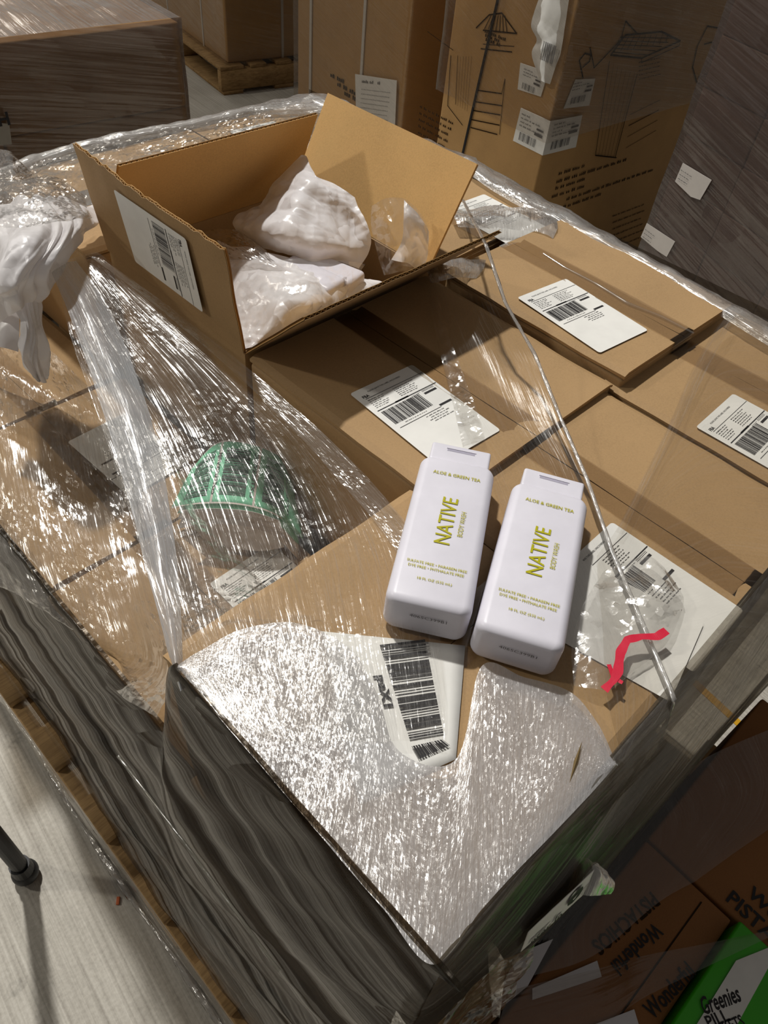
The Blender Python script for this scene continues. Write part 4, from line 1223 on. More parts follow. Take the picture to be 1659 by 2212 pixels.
crumple('bag_tail', [
    AT([(22, 650, 1.0), (50, 640, 1.01), (75, 640, 1.005), (92, 635, .99)]),
    AT([(40, 700, .98), (55, 700, .985), (72, 700, .98), (86, 690, .97)]),
    AT([(38, 755, .95), (58, 755, .96), (80, 750, .955), (105, 745, .94)]),
    AT([(50, 795, .92), (70, 795, .93), (95, 790, .925), (115, 785, .91)]),
    AT([(80, 822, .90), (86, 826, .90), (92, 822, .90), (98, 815, .90)])],
    WHITEBAG, wbag, 50, 80, amp=0.002, freq=12, seed=63, folds=0.005, fold_n=4)
crumple('grey_bag_sheet', [
    AT([(-60, 640, .97), (0, 640, .98), (40, 660, .98)]), AT([(-60, 700, .95), (0, 700, .96), (42, 710, .96)]), AT([(-60, 745, .93), (0, 750, .94), (40, 760, .93)])],
    WHITEBAG, wbag, 40, 40, amp=0.004, freq=10, seed=64)
film_over = crumple('clear_bag', [
    AT([(-40, 390, 1.06), (40, 385, 1.06), (120, 385, 1.06), (180, 420, 1.03)]), AT([(-40, 430, 1.08), (40, 420, 1.09), (120, 420, 1.08), (190, 450, 1.04)]),
    AT([(-40, 500, 1.07), (40, 490, 1.09), (120, 480, 1.09), (200, 470, 1.04)])], FILM_CRINK, wbag, 70, 50, amp=0.008, freq=16, seed=65)
crumple('clear_bag', [
    AT([(-20, 322, 1.02), (20, 325, 1.03), (40, 345, 1.02)]), AT([(-20, 360, 1.04), (25, 360, 1.06), (60, 365, 1.02)]), AT([(-20, 400, 1.05), (30, 400, 1.06), (80, 395, 1.03)])], FILM_CRINK, wbag, 40, 40, amp=0.008, freq=18, seed=66)

# bunched film at the foot of the near corner
rows = []
for j in range(7):
    z = 0.90 - 0.09 * j; c = corner_pt(z)
    rows.append([V3(c[0] - 0.014, c[1] + 0.012, z), V3(c[0] - 0.010, c[1] - 0.012 - 0.003 * j, z), V3(c[0] + 0.04, c[1] - 0.020 - 0.004 * j, z), V3(c[0] + 0.10, c[1] - 0.034 - 0.004 * j, z)])
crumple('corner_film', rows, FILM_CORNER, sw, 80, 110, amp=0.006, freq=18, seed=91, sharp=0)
# scraps at the right foot of the near box
crumple('film_scrap', [
    AT([(1250, 1850, .86), (1270, 1855, .88), (1300, 1870, .86)]), AT([(1240, 1880, .85), (1285, 1885, .87), (1325, 1905, .84)]), AT([(1225, 1925, .84), (1270, 1935, .86), (1318, 1930, .83)])],
    FILM_RIM, sw, 40, 40, amp=0.008, freq=24, seed=71)
crumple('film_scrap', [
    AT([(1050, 2020, .9), (1075, 2050, .9)]), AT([(1055, 2080, .86), (1090, 2100, .86)]), AT([(1060, 2140, .82), (1085, 2150, .82)]), AT([(1065, 2200, .8), (1080, 2200, .8)])],
    FILM_CRINK, sw, 16, 40, amp=0.006, freq=24, seed=72)
FOLD = mat_film('film_side_fold', 0.25, 0.45, 0.22, 1.6, 900, 3.0, 0.6, 160, 0.2, 0.1, haze_col=(0.26, 0.25, 0.21), tint=(0.7, 0.67, 0.62), lo=0.42, hi=0.6)
def rope3(name, pts, r, mat, seed): return rope(name, [(*pix(q), q[2]) for q in pts], r, mat, seed)
for k_, (X_, path) in enumerate([(.078, [(60, 1120), (330, 1480), (560, 1790), (820, 2120)]), (.074, [(-40, 1150), (250, 1500), (470, 1800), (700, 2110)]),
                                 (.082, [(250, 1330), (450, 1600), (650, 1840), (860, 2090)]), (.072, [(-40, 1260), (200, 1560), (420, 1850), (620, 2120)])]):
    dense = []
    for (u0, v0), (u1, v1) in zip(path[:-1], path[1:]):
        for q_ in range(12):
            q = atX(u0 + (u1 - u0) * q_ / 12, v0 + (v1 - v0) * q_ / 12, X_)
            if 0.17 < q[2] < topz(q[1]) - 0.035 and q[1] > 0.03: dense.append(q)
    if len(dense) > 3: rope3('film_fold', dense, 0.0010, FOLD, 60 + k_)
# film trailing on the floor along the pallet foot
rope('floor_trail', [(-30, 1440, .01), (30, 1545, .012), (90, 1630, .012), (150, 1740, .012), (215, 1840, .012), (290, 1950, .012), (370, 2060, .012), (470, 2205, .012), (500, 2260, .012)], lambda s: 0.0035 + 0.0015 * math.sin(s * 23), mat_film('film_floor_trail', 0.15, 0.3, 0.2, 3.5, 500, 12, 0.6, 100, 0.5, 0.3, haze_col=(0.5, 0.48, 0.45)), 4)

# ------------------------------------------------------------------ things on the floor
chip = MB(); chip.frame(at(258, 1955, 0), *rot2(0.9), V3(0, 0, 1), (0, 0, 0), (0.014, 0.006, 0.004))
tag(link('orange_chip', bevelled(chip, 'orange_chip', 0.001), ORANGE), 'small orange chip on the floor beside the pallet foot', 'debris')
ft = thing('black_leg', 'black metal leg with a round rubber foot at the left edge', 'leg', tuple(at(55, 1885, 0)))
p1 = at(55, 1885, 0.018); p2 = onplane(-60, 1745, p1, V3(ray(55, 1885)[0], ray(55, 1885)[1], 0) / 1.0)
def tube(name, a, c, r0, r1, mat, parent, n=20, caps=True, rings=2):
    a, c = np.array(a), np.array(c); d = c - a; d /= np.linalg.norm(d)
    x = np.cross(d, V3(0.3, 0.2, 0.9)); x /= np.linalg.norm(x); y = np.cross(d, x); vs = []
    for k in range(rings):
        t_ = k / (rings - 1); r_ = r0 + (r1 - r0) * t_
        vs += [a + (c - a) * t_ + (x * math.cos(2 * math.pi * i / n) + y * math.sin(2 * math.pi * i / n)) * r_ for i in range(n)]
    fs = [(k * n + i, k * n + (i + 1) % n, (k + 1) * n + (i + 1) % n, (k + 1) * n + i) for k in range(rings - 1) for i in range(n)]
    fs += [tuple(range(n))[::-1], tuple((rings - 1) * n + i for i in range(n))]
    return link(name, mesh(name, vs, fs), mat, parent, smooth=False)
dv_ = (p2 - p1) / np.linalg.norm(p2 - p1)
bm = bmesh.new(); bmesh.ops.create_uvsphere(bm, u_segments=24, v_segments=14, radius=0.024)
me = bpy.data.meshes.new('rubber_foot'); bm.to_mesh(me); bm.free()
me.transform(Matrix.Translation(p1 + V3(0, 0, 0.003)))
link('rubber_foot', me, BLACKP, ft, smooth=True)
tube('collar', p1, p1 + dv_ * 0.045, 0.0205, 0.018, BLACKP, ft)
tube('leg_tube', p1 + dv_ * 0.03, p1 + dv_ * 0.85, 0.0145, 0.0145, BLACKP, ft)
yt = at(1560, 1530, 0); yt2 = at(1700, 1660, 0); dd = (yt2 - yt); dd /= np.linalg.norm(dd)
b = MB(); b.frame(yt - dd * 0.25, dd, np.cross(V3(0, 0, 1), dd), V3(0, 0, 1), (0, -.010, 0.0002), (1.3, .010, 0.0012))
tag(b.build('floor_tape', YELLOWT), 'narrow worn yellow line on the floor at the right', 'floor marking')
# ------------------------------------------------------------------ loads in the background
def shell(parent, name, x0, x1, y0, y1, z0, z1, o, ex, ey, mat, seed, amp=0.01, n=34):
    """film pulled around a block, drawn in a little where it is tight"""
    vs, fs, uv = [], [], []
    pts = []
    per = [(x0, y0), (x1, y0), (x1, y1), (x0, y1)]
    m = n * 4; nz = 26
    for j in range(nz + 1):
        t = j / nz; z = z0 + (z1 - z0) * t
        for i in range(m + 1):
            k = (i // n) % 4; f_ = (i % n) / n
            a, b_ = per[k], per[(k + 1) % 4]
            x = a[0] + (b_[0] - a[0]) * f_; y = a[1] + (b_[1] - a[1]) * f_
            d = amp * (mnoise.noise(Vector((x * 4, y * 4, z * 6 + seed))) + 0.3)
            nx, ny = [(0, -1), (1, 0), (0, 1), (-1, 0)][k]
            vs.append(o + ex * (x + nx * d) + ey * (y + ny * d) + V3(0, 0, z)); uv.append((z + 0.25 * i / n, i / n * 0.9))
    for j in range(nz):
        for i in range(m): a = j * (m + 1) + i; fs.append((a, a + 1, a + m + 2, a + m + 1))
    base = len(vs); k_ = 26
    for j in range(k_ + 1):
        for i in range(k_ + 1):
            x = x0 + (x1 - x0) * i / k_; y = y0 + (y1 - y0) * j / k_
            vs.append(o + ex * x + ey * y + V3(0, 0, z1 + (0.007 * mnoise.noise(Vector((x * 9, y * 9, seed))) + .002 if 0 < i < k_ and 0 < j < k_ else 0))); uv.append((x, y))
    for j in range(k_):
        for i in range(k_): a = base + j * (k_ + 1) + i; fs.append((a, a + 1, a + k_ + 2, a + k_ + 1))
    return link(name, mesh(name, vs, fs, uv), mat, parent, smooth=True)
def plain_box(label, o, ex, ey, p0, p1, card, group=None, bev=0.005):
    b = MB(); b.frame((0, 0, 0), ex, ey, V3(0, 0, 1), p0, p1)
    t = link('cardboard_box', bevelled(b, 'cardboard_box', bev), card)
    t.location = tuple(o)
    return tag(t, label, 'box', group)
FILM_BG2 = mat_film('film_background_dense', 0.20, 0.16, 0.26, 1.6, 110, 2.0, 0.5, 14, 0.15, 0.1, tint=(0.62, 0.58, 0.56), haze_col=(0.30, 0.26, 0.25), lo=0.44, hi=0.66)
# left load
oL = at(390, 47, 0.85); exL, eyL = rot2(math.radians(-5.6))
OL = V3(oL[0], oL[1], 0)
pallet('pine pallet under the film wrapped load at the upper left', OL[0] - 1.18 , OL[1] + 0.13, 1.15, 1.0, yaw=math.radians(-5.6), group=None)
k = 0
words_ = [['bottom front', 'bottom right corner'], ['middle front', 'middle right corner'], ['top front', 'top right corner']]
for lz in range(3):
    za, zb = 0.1405 + lz * 0.236, 0.1405 + (lz + 1) * 0.236 - 0.002
    for ix in range(2):
        for iy in range(2):
            x0 = -1.17 + ix * 0.588; y0 = 0.012 + iy * 0.5
            plain_box('brown box in the wrapped upper left load, %s %s' % (('bottom', 'middle', 'top')[lz], (('left front', 'left rear'), ('right front', 'right rear'))[ix][iy]), OL, exL, eyL, (x0, y0, za), (x0 + 0.58, y0 + 0.49, zb), CARD2)
wl = thing('stretch_wrap', 'cloudy stretch film around the load at the upper left', 'stretch film', tuple(OL))
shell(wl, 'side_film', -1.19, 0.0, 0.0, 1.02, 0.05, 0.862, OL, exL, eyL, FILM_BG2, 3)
# small printed tag at the left edge of that load
nL = -eyL; pL = OL + nL * 0.016
t = thing('printed_tag', 'small pale printed tag on the upper left load at the picture edge', 'label', tuple(onplane(8, 290, pL, nL)))
Q = [onplane(*q, pL, nL) for q in [(-30, 262), (20, 268), (26, 312), (-30, 316)]]
b = MB(); b.add(Q + [q - nL * .001 for q in Q], [(0, 1, 2, 3), (0, 4, 5, 1), (1, 5, 6, 2), (2, 6, 7, 3)]); lab = b.build('tag_paper', mat_flat('grey_paper', lin(150, 145, 135), .6), t)
P = Print(Q[3] + nL * .002, exL, V3(0, 0, 1)); P.text('H', 0.05, 0.045, 0.05, height=0.035, width=0.03, bold=.03); P.build('tag_print', INK, lab)

# far load on a pine pallet behind, strapped
o2 = at(480, 207, 0.0); e2x, e2y = rot2(math.radians(-11))
O2 = V3(o2[0], o2[1], 0)
pf = pallet('pine pallet with blocks at the far aisle under the strapped load', O2[0], O2[1], 1.10, 1.25, yaw=math.radians(-11), deck_along='Y')
fl_ = []
for lz in range(3):
    plain_box('large strapped brown carton on the far pallet, %s one' % ('lowest', 'middle', 'upper')[lz], O2, e2x, e2y, (0.07, 0.05, 0.1405 + lz * 0.5), (1.05, 1.2, 0.1405 + (lz + 1) * 0.5 - .003), CARD2, bev=0.008)
for k, (xx, yy) in enumerate([(None, 0.35), (0.40, None), (None, 0.85)]):
    b = MB()
    if xx is None: b.frame(O2, e2x, e2y, V3(0, 0, 1), (0.066, yy, 0.14), (0.0695, yy + .014, 1.64))
    else: b.frame(O2, e2x, e2y, V3(0, 0, 1), (xx, 0.046, 0.14), (xx + .014, 0.0495, 1.64))
    tag(b.build('packing_strap', STRAP), ['white strap down the left face of the far strapped load, nearer one', 'white strap down the front face of the far strapped load',
                                           'white strap down the left face of the far strapped load, farther one'][k], 'strap')
w2 = thing('stretch_wrap', 'thin clear film around the strapped load on the far pallet', 'stretch film', tuple(O2))
shell(w2, 'side_film', 0.05, 1.07, 0.03, 1.22, 0.10, 1.66, O2, e2x, e2y, FILM_BG, 7, amp=0.012)

# tall strapped carton
p3 = at(643, 197, 0.25); e3x, e3y = rot2(math.radians(-58))
O3 = V3(p3[0], p3[1], 0)
pr = at(862, 322, 0.25)
dR = (pr - p3); LR = np.linalg.norm(dR[:2]); e3x = V3(dR[0] / LR, dR[1] / LR, 0); e3y = V3(-e3x[1], e3x[0], 0)
tc_ = plain_box('tall brown strapped carton left of the drawing-printed cartons', O3, e3x, e3y, (0.0, 0.0, 0.002), (LR, 0.6, 1.55), CARD2, bev=0.008)
tc_['group'] = ''
del tc_['group']
n3 = -e3y; q3_ = O3 + n3 * 0.003
for k, xx in enumerate((0.13, 0.62)):
    b = MB(); b.frame(O3, e3x, e3y, V3(0, 0, 1), (LR * xx, -0.006, 0.0), (LR * xx + .016, -0.002, 1.55)); tag(b.build('packing_strap', STRAP), ['white strap near the left edge of the tall carton', 'white strap crossing above the paper sheet on the tall carton'][k], 'strap')
sheetp = thing('packing_list', 'white printed sheet stuck on the tall strapped carton', 'paper', tuple(onplane(812, 210, q3_, n3)))
Q = [onplane(*q, O3 + n3 * .012, n3) for q in [(767, 160), (857, 174), (852, 300), (770, 285)]]
b = MB(); b.add(Q + [q - n3 * .002 for q in Q], [(3, 2, 1, 0), (0, 1, 5, 4), (1, 2, 6, 5), (2, 3, 7, 6), (3, 0, 4, 7)]); lab = b.build('sheet_paper', PAPER, sheetp)
P = Print(Q[3] + n3 * .002, (Q[2] - Q[3]) / np.linalg.norm(Q[2] - Q[3]), V3(0, 0, 1)); wS = np.linalg.norm(Q[2] - Q[3]); hS = Q[0][2] - Q[3][2]
for k in range(3): P.words(wS * (.08 + .2 * k), hS * .90, wS * .1, hS * .05, 70 + k)
for k in range(9): P.words(wS * .08, hS * (.78 - .08 * k), wS * .7, hS * .014, 80 + k)
P.build('sheet_print', INK_GREY, lab)
smu = Print(O3, e3x, V3(0, 0, 1), .004); smu.n = n3
for k, (u, v, w_) in enumerate([(715, 165, .10), (730, 185, .12), (745, 205, .14)]):
    q = onplane(u, v, O3, n3); smu.words((q - O3) @ e3x, q[2], w_, 0.018, 90 + k)
smu.build('carton_print', INK_BROWN, tc_)
w3 = thing('stretch_wrap', 'clear stretch film with creases around the tall strapped carton', 'stretch film', tuple(O3))
shell(w3, 'side_film', -0.012, LR + 0.012, -0.014, 0.62, 0.02, 1.56, O3, e3x, e3y, FILM_BG, 9, amp=0.004)

# two printed cartons at the right back
c0 = at(1153, 413, 0.45); O4 = V3(c0[0], c0[1], 0)
aR = math.radians(-5); e4x, e4y = rot2(aR); nR = -e4y; nLf = -e4x
LL = 0.50
ca = plain_box('big brown carton with column drawing, its left front face and corner labels', O4, e4x, e4y, (0.0, 0.0, 0.002), (1.25, LL, 1.75), CARD2, bev=0.006)
# straps and print
def face_print(name, n, p, parent, mat=INK_BROWN):
    ex_ = e4x if n is nR else -e4y
    P = Print(p, ex_, V3(0, 0, 1), 0.003); P.n = np.array(n); P._n = n; P._p = np.array(p)
    def m(u, v):
        q = onplane(u, v, p, n); return ((q - p) @ ex_, q[2] - p[2])
    P.m = m; P.nm = name; P.par = parent; P.mt = mat
    return P
PR = face_print('right_print', nR, O4, ca); PL_ = face_print('left_print', nLf, O4, ca)
def S(P, pts, w=0.006): P.stroke([P.m(*q) for q in pts], w * .72)
def T(P, s, u0, v0, u1, v1, h, bold=0.0):
    a = P.m(u0, v0); c = P.m(u1, v1); L = math.hypot(c[0] - a[0], c[1] - a[1])
    P.text(s, a[0], a[1], h, rot=math.atan2(c[1] - a[1], c[0] - a[0]), width=L, height=h, bold=bold)
# drawing on the right face: hatched cap on a ribbed column
S(PR, [(1318, 118), (1350, 75), (1428, 68), (1468, 88), (1385, 125), (1318, 118)], 0.008)
for k in range(9): S(PR, [(1325 + k * 14, 112 - k * 2.5), (1345 + k * 12, 78 - k * .5)], 0.004)
for k in range(5): S(PR, [(1322 + k * 4, 112 - k * 8), (1400 + k * 14, 118 - k * 9)], 0.0035)
S(PR, [(1385, 125), (1384, 135), (1466, 98), (1468, 88)], 0.004)
S(PR, [(1315, 132), (1285, 335)], 0.004); S(PR, [(1375, 160), (1328, 338)], 0.005); S(PR, [(1285, 335), (1330, 340)], 0.006)
for k in range(1, 7): S(PR, [(1315 + k * 9, 135 + k * 4), (1285 + k * 6.5, 335 + k * .6)], 0.0018)
for k in range(4): S(PR, [(1360 - k * 3, 247 + k * 24), (1425 - k * 3, 215 + k * 22)], 0.004 if k == 1 else 0.0025)
for k in range(5): PR.words(*PR.m(1378, 172 - k * 9), 0.12, 0.0045, 130 + k)
# hand-written PL and ringed 2
S(PR, [(1258, 168), (1250, 130), (1262, 115), (1275, 118), (1272, 132), (1257, 145)], 0.007); S(PR, [(1273, 102), (1282, 146), (1340, 85), (1350, 45), (1375, 72)], 0.006)
S(PR, [(1527, 56), (1550, 60), (1562, 90), (1550, 150), (1525, 180), (1505, 180), (1495, 145), (1505, 100), (1527, 56)], 0.007)
S(PR, [(1520, 95), (1540, 90), (1542, 115), (1522, 145), (1508, 168), (1540, 150)], 0.007)
for k, (u0, v0, u1, v1) in enumerate([(1205, 378, 1258, 364), (1200, 396, 1346, 362), (1198, 410, 1258, 396), (1190, 428, 1260, 408), (1222, 433, 1392, 400), (1215, 450, 1292, 432)]):
    a = PR.m(u0, v0); c = PR.m(u1, v1); PR.words(a[0], a[1], c[0] - a[0], 0.012, 160 + k)
for k in range(6): a = PR.m(1322, 468 + k * 14); PR.words(a[0], a[1], 0.20, 0.008, 170 + k)
PR.build('carton_print', INK_BROWN, ca)
# left face: the same drawing cut by the corner, plus lines of print
S(PL_, [(1030, 60), (1058, 32), (1085, 28), (1117, 72), (1045, 65)], 0.006)
for k in range(7): S(PL_, [(1048 + k * 8, 62 + k), (1062 + k * 5, 34)], 0.004)
S(PL_, [(1040, 105), (1107, 112)], 0.005); S(PL_, [(1045, 95), (1112, 100)], 0.003)
S(PL_, [(975, 120), (968, 228), (1000, 270)], 0.004); S(PL_, [(990, 120), (985, 225)], 0.003)
for k in range(1, 6): S(PL_, [(990 + k * 6, 122), (985 + k * 5, 225 + k * 3)], 0.0015)
S(PL_, [(925, 68), (980, 108)], 0.003)
for k, (u0, v0, u1, v1) in enumerate([(1035, 195, 1085, 202), (1025, 219, 1085, 228), (1022, 238, 1082, 248), (1020, 258, 1080, 270), (1018, 275, 1075, 290)]): S(PL_, [(u0, v0), (u1, v1)], 0.005)
S(PL_, [(1085, 202), (1092, 170), (1080, 290)], 0.003)
for k in range(3): PL_.words(*PL_.m(1050 - k, 88 - k * 9), 0.07, 0.010, 190 + k)
for k in range(6):
    u0, v0 = 908 - k, 232 + k * 14
    a = PL_.m(u0, v0); PL_.words(a[0], a[1], 0.16, 0.010, 200 + k)
PL_.build('carton_print', INK_BROWN, ca)
# black strap line
b = MB(); q0 = onplane(1000, 332, O4 + nLf * .004, nLf); q1 = onplane(1078, -10, O4 + nLf * .004, nLf); dq = q1 - q0; dq /= np.linalg.norm(dq); q0 -= dq * .5; q1 += dq * .2
b.frame(q0, dq, np.cross(dq, nLf), nLf, (0, -.0045, 0), (np.linalg.norm(q1 - q0), .0045, 0.003)); tag(b.build('packing_strap', BLACKP), 'black strap running down the left face of the big printed carton', 'strap')
# labels folded around the corner
def corner_label(name, label, left, right, rows):
    t = thing(name, label, 'label', tuple(O4 + V3(0, 0, .4)))
    pl, pr_ = O4 + nLf * .006, O4 + nR * .006
    for pts, p, n, ex_ in ((left, pl, nLf, -e4y), (right, pr_, nR, e4x)):
        if not pts: continue
        Q = [onplane(*q, p, n) for q in pts]
        b = MB(); b.add(Q + [q - n * .002 for q in Q], [(0, 1, 2, 3), (0, 4, 5, 1), (1, 5, 6, 2), (2, 6, 7, 3), (3, 7, 4, 0)])
        lab = b.build('label_paper', PAPER, t)
        P = Print(Q[3], ex_, V3(0, 0, 1), .003); P.n = np.array(n)
        w = (Q[2] - Q[3]) @ ex_; h = Q[0][2] - Q[3][2]
        P.bars(w * .18, h * .12, w * .72, h * .36, 16, 5)
        for k in range(rows): P.words(w * .12, h * (.85 - k * .11), w * (.3 + .3 * (k % 2)), h * .05, 220 + k)
        P.rect(w * .62, h * .46, w * .88, h * .54); P.rect(w * .66, h * .62, w * .88, h * .68)
        P.build('label_print', INK_GREY, lab)
corner_label('carton_label', 'white barcode label folded around the corner of the printed carton', [(1125, 233), (1189, 262), (1172, 336), (1108, 304)], [(1189, 262), (1258, 249), (1244, 318), (1172, 336)], 4)
corner_label('carton_label', 'white barcode label above the folded one on the right face', [], [(1244, 172), (1286, 170), (1273, 228), (1218, 235)], 3)
corner_label('carton_label', 'crumpled white label above the folded one on the left face', [(1124, 136), (1184, 156), (1168, 209), (1118, 193)], [], 3)
hp = thing('hanging_paper', 'long torn white paper with barcode caught under film at the carton corner', 'paper', tuple(onplane(1190, 90, O4, nLf)))
QQ = [onplane(*q, O4 + nLf * .016, nLf) for q in [(1170, -20), (1232, -20), (1148, 52), (1220, 60), (1160, 85), (1212, 110), (1148, 118), (1204, 135), (1165, 168), (1188, 182)]]
rows = [[QQ[2 * k], (QQ[2 * k] + QQ[2 * k + 1]) / 2 + nLf * .01, QQ[2 * k + 1]] for k in range(5)]
crumple('paper_sheet', rows, PAPER, hp, 20, 50, amp=0.006, freq=14, seed=77)
P = Print(onplane(1166, 128, O4 + nLf * .034, nLf), -e4y, V3(0, 0, 1), 0); P.n = np.array(nLf); P.bars(0, 0, .055, .05, 14, 3); P.build('barcode_print', INK_GREY, hp)
w4 = thing('stretch_wrap', 'clear film with bright glints around the printed cartons', 'stretch film', tuple(O4))
shell(w4, 'side_film', -0.02, 1.27, -0.02, LL + .02, 0.62, 1.77, O4, e4x, e4y, FILM_BG, 13, amp=0.008)

# wrapped load at the right edge: rows of small dark cases
dirn = math.radians(250)
e5 = V3(math.cos(dirn), math.sin(dirn), 0); n5 = V3(e5[1], -e5[0], 0)
if (n5 @ (CAMP - V3(2.2, .95, 0.5))) < 0: n5 = -n5
c5 = at(1388, 545, 0.40); O5 = V3(c5[0], c5[1], 0); back5 = -n5
pallet('pine pallet under the dark wrapped load at the right', *(O5 + e5 * 0.02 + back5 * 0.02)[:2], 1.0, 1.0, yaw=dirn if np.cross(e5, back5)[2] > 0 else dirn - math.pi / 2)
cw_, ch_ = 0.235, 0.125
for r_ in range(11):
    for c_ in range(5):
        z0 = 0.142 + r_ * (ch_ + 0.0015)
        b = MB(); jit = 0.004 * math.sin(r_ * 5 + c_ * 3)
        b.frame((0, 0, 0), e5, back5, V3(0, 0, 1), (c_ * (cw_ + .003), jit, 0), (c_ * (cw_ + .003) + cw_, 0.5 + jit, ch_))
        if r_ == 0 and c_ == 0: me5 = bevelled(b, 'cardboard_box', 0.004)
        o = bpy.data.objects.new('cardboard_box', me5); COL.objects.link(o)
        if r_ == 0 and c_ == 0: me5.materials.append(CARD_PUR)
        o.location = tuple(O5 + e5 * c_ * (cw_ + .003) + back5 * jit * .5 + V3(0, 0, z0))
        tag(o, 'small grey-brown case under dense film in the load at the right edge', 'box', 'small cases in the right-hand load')
w5 = thing('stretch_wrap', 'dense shiny stretch film around the load at the right edge', 'stretch film', tuple(O5))
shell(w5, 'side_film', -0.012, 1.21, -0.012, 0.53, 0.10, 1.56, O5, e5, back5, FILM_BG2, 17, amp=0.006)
def face_paper(label, pts, lift):
    p = O5 + n5 * lift
    t = thing('torn_label', label, 'label', tuple(onplane(*pts[0], p, n5)))
    Q = [onplane(*q, p, n5) for q in pts]; m = len(Q)
    b = MB(); b.add(Q + [q - n5 * .001 for q in Q], [tuple(range(m))] + [(i, i + m, (i + 1) % m + m, (i + 1) % m) for i in range(m)])
    lab = b.build('label_paper', mat_flat('dim_paper', lin(196, 190, 184), .6), t)
    P = Print(Q[0], e5, V3(0, 0, 1), .0015); P.n = np.array(n5)
    for k in range(3): P.words(0.004, -0.02 - k * .012, 0.04, .003, 250 + k)
    P.build('label_print', INK_GREY, lab)
face_paper('pale torn label on the right-hand load, upper of two', [(1475, 352), (1537, 389), (1512, 432), (1492, 425), (1458, 392)], 0.016)
face_paper('pale torn label on the right-hand load, lower of two', [(1397, 482), (1458, 522), (1440, 555), (1420, 542), (1384, 512)], 0.016)

# ------------------------------------------------------------------ dark load at the lower right
ZP = 0.45
def pbox(label, pts, z, h, card, bev=0.004):
    """carton whose top shows three corners: origin, along x, along y"""
    o, px_, py_ = (at(*q, z) for q in pts)
    dx = px_ - o; L = np.linalg.norm(dx); ex_ = dx / L; ey_ = V3(-ex_[1], ex_[0], 0)
    w = abs((py_ - o) @ ey_); sgn = 1 if ((py_ - o) @ ey_) > 0 else -1
    b = MB(); b.frame((0, 0, 0), ex_, ey_, V3(0, 0, 1), (0, min(0, sgn * w), 0), (L, max(0, sgn * w), h))
    t = link('cardboard_box', bevelled(b, 'cardboard_box', bev), card); t.location = (o[0], o[1], z - h)
    return tag(t, label, 'box'), o, ex_, ey_ * sgn, L, w
# row 1 close to the near pallet, then row 2
aX = at(1396, 1815, ZP); 
e6x, e6y = rot2(math.radians(-2))
def grid_box(label, x0, x1, y0, y1, z0, z1, card, bev=0.004):
    b = MB(); b.frame((0, 0, 0), e6x, e6y, V3(0, 0, 1), (x0, y0, 0), (x1, y1, z1 - z0))
    t = link('cardboard_box', bevelled(b, 'cardboard_box', bev), card); t.location = (0, 0, z0)
    return tag(t, label, 'box')
def G(u, v, z=ZP):
    p = at(u, v, z); return p @ e6x, p @ e6y
gx, gy = G(1396, 1815); 
pallet('pine pallet under the dark food cartons at the lower right', gx - .50, gy - 0.62, 0.95, 0.60)
pa = grid_box('brown carton with upside-down lettering at the lower right, next to near pallet', gx - 0.40, gx, gy - 0.142, gy, 0.1405, ZP, CARD_RED)
pb = grid_box('brown carton with pistachio lettering right of the tape joint at the lower right', gx + 0.005, gx + .36, gy - 0.235, gy, 0.1405, ZP, CARD_RED)
b = MB(); b.frame((0, 0, 0), e6x, e6y, V3(0, 0, 1), (gx - 0.40, gy - .1015, ZP + .0002), (gx - .012, gy - .0995, ZP + .0008)); b.build('flap_joint', INK_BROWN, pa)
def flat_text(s, a, b_, h, z, parent, name='carton_print', mat=INK, bold=0.02, shear=0.0, flip=False):
    p0 = at(*a, z + .0015); p1 = at(*b_, z + .0015); d = p1 - p0; L = np.linalg.norm(d); ex_ = d / L; ey_ = V3(-ex_[1], ex_[0], 0)
    P = Print(p0, ex_, ey_, 0.0); P.text(s, 0, 0, h, width=L, height=h, bold=bold, shear=shear); P.build(name, mat, parent)
flat_text('PISTACHIOS', (1567, 1945), (1790, 2160), 0.022, ZP, pb)
flat_text('Wonderful', (1612, 1932), (1790, 2110), 0.020, ZP, pb)
flat_text('Wonderful', (1412, 1990), (1318, 2080), 0.019, ZP, pa)
flat_text('PISTACHIOS', (1405, 1925), (1275, 2035), 0.020, ZP, pa, mat=INK_BROWN)
flat_text('Wonderful', (1412, 2205), (1505, 2105), 0.020, ZP, pa)
g1 = grid_box('green treat carton with white panel at the bottom right corner', gx - 0.19, gx - 0.002, gy - 0.50, gy - 0.146, 0.1405, ZP + .02, BRIGHTGREEN)
Q = [at(*q, ZP + .0225) for q in [(1590, 2075), (1690, 2035), (1575, 2245), (1485, 2245)]]
b = MB(); b.add(Q, [(3, 2, 1, 0)]); b.build('white_panel', PAPER, g1)
flat_text('Greenies', (1524, 2193), (1606, 2162), 0.019, ZP + .0215, g1, shear=0.35)
flat_text('PILL', (1533, 2222), (1578, 2204), 0.013, ZP + .0215, g1)
flat_text('POCKETS', (1532, 2252), (1612, 2216), 0.013, ZP + .0215, g1)
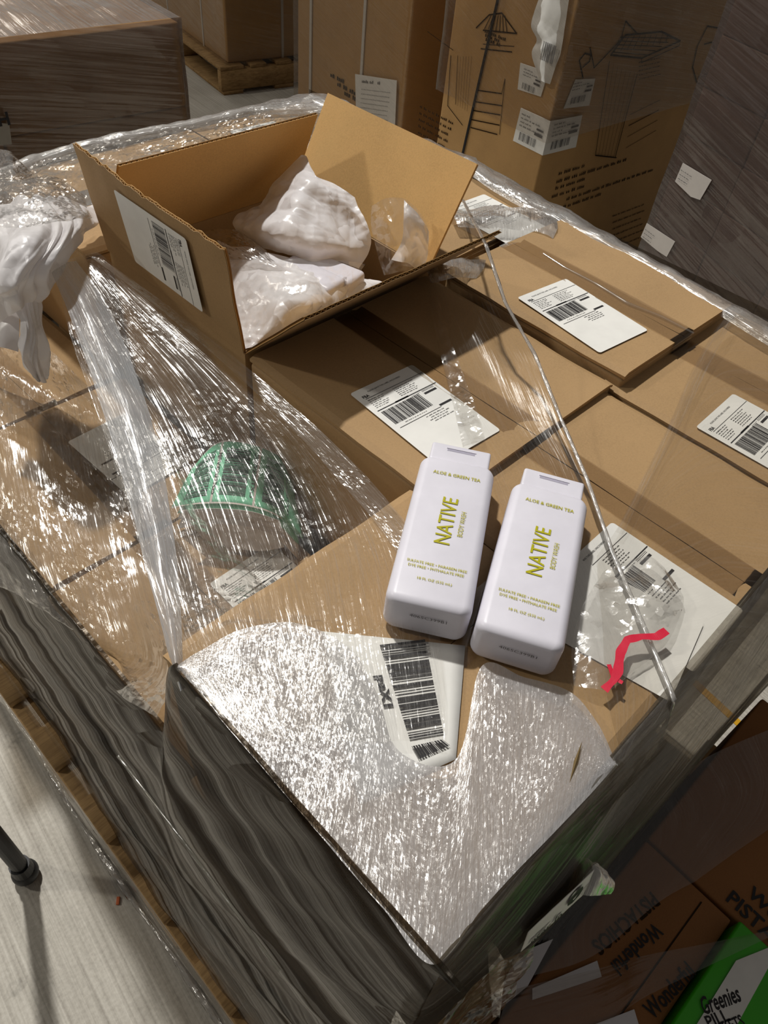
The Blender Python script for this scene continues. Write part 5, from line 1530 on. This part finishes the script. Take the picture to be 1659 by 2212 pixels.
for k, pts in enumerate([[(1150, 2135), (1290, 2075), (1300, 2110), (1150, 2160)], [(1060, 2220), (1130, 2130), (1140, 2050), (1200, 2025)], [(1240, 2230), (1370, 2180), (1385, 2230), (1290, 2260)]]):
    Q = [at(*q, ZP + .004) for q in pts]
    if k == 1: Q = [at(*q, ZP + .03) for q in [(1120, 2060), (1195, 2028), (1140, 2130), (1040, 2212)]]
    b = MB(); b.add(Q + [q - V3(0, 0, .0008) for q in Q], [(3, 2, 1, 0), (4, 5, 6, 7), (0, 1, 5, 4), (1, 2, 6, 5), (2, 3, 7, 6), (3, 0, 4, 7)])
    tag(b.build('paper_label', mat_flat('paper_low', lin(215, 212, 215), .6)), ['small white label strip under film at the lower right', 'pale paper sheet wedged beside the near load at the bottom', 'white label at the bottom edge beside the lettered carton'][k], 'label')
w6 = thing('stretch_wrap', 'loose torn stretch film over the dark cartons at the lower right', 'stretch film', (gx, gy, 0.3))
def film6(name, prows, mat, **kw):
    return crumple(name, [[at(*q) for q in r] for r in prows], mat, w6, sharp=0, **kw)
film6('upper_sheet', [
    [(1280, 1850, .50), (1400, 1740, .50), (1520, 1640, .50), (1700, 1560, .48)],
    [(1180, 1960, .49), (1400, 1840, .48), (1560, 1740, .48), (1720, 1660, .46)],
    [(1080, 2060, .48), (1300, 1960, .47), (1480, 1850, .47), (1720, 1740, .46)],
    [(1100, 2120, .47), (1280, 2065, .46), (1420, 1950, .46), (1500, 1905, .46)]], FILM_BG, nu=80, nv=80, amp=0.006, freq=7, seed=81)
film6('lower_sheet', [
    [(1659, 2010, .52), (1665, 2015, .52), (1670, 2020, .52)],
    [(1560, 2032, .50), (1560, 2050, .50), (1570, 2068, .50)],
    [(1400, 2062, .49), (1400, 2100, .49), (1400, 2150, .49)],
    [(1300, 2090, .48), (1290, 2150, .48), (1290, 2215, .48)],
    [(1100, 2140, .48), (1080, 2200, .48), (1060, 2280, .48)]], FILM_BG, nu=50, nv=90, amp=0.004, freq=9, seed=82)
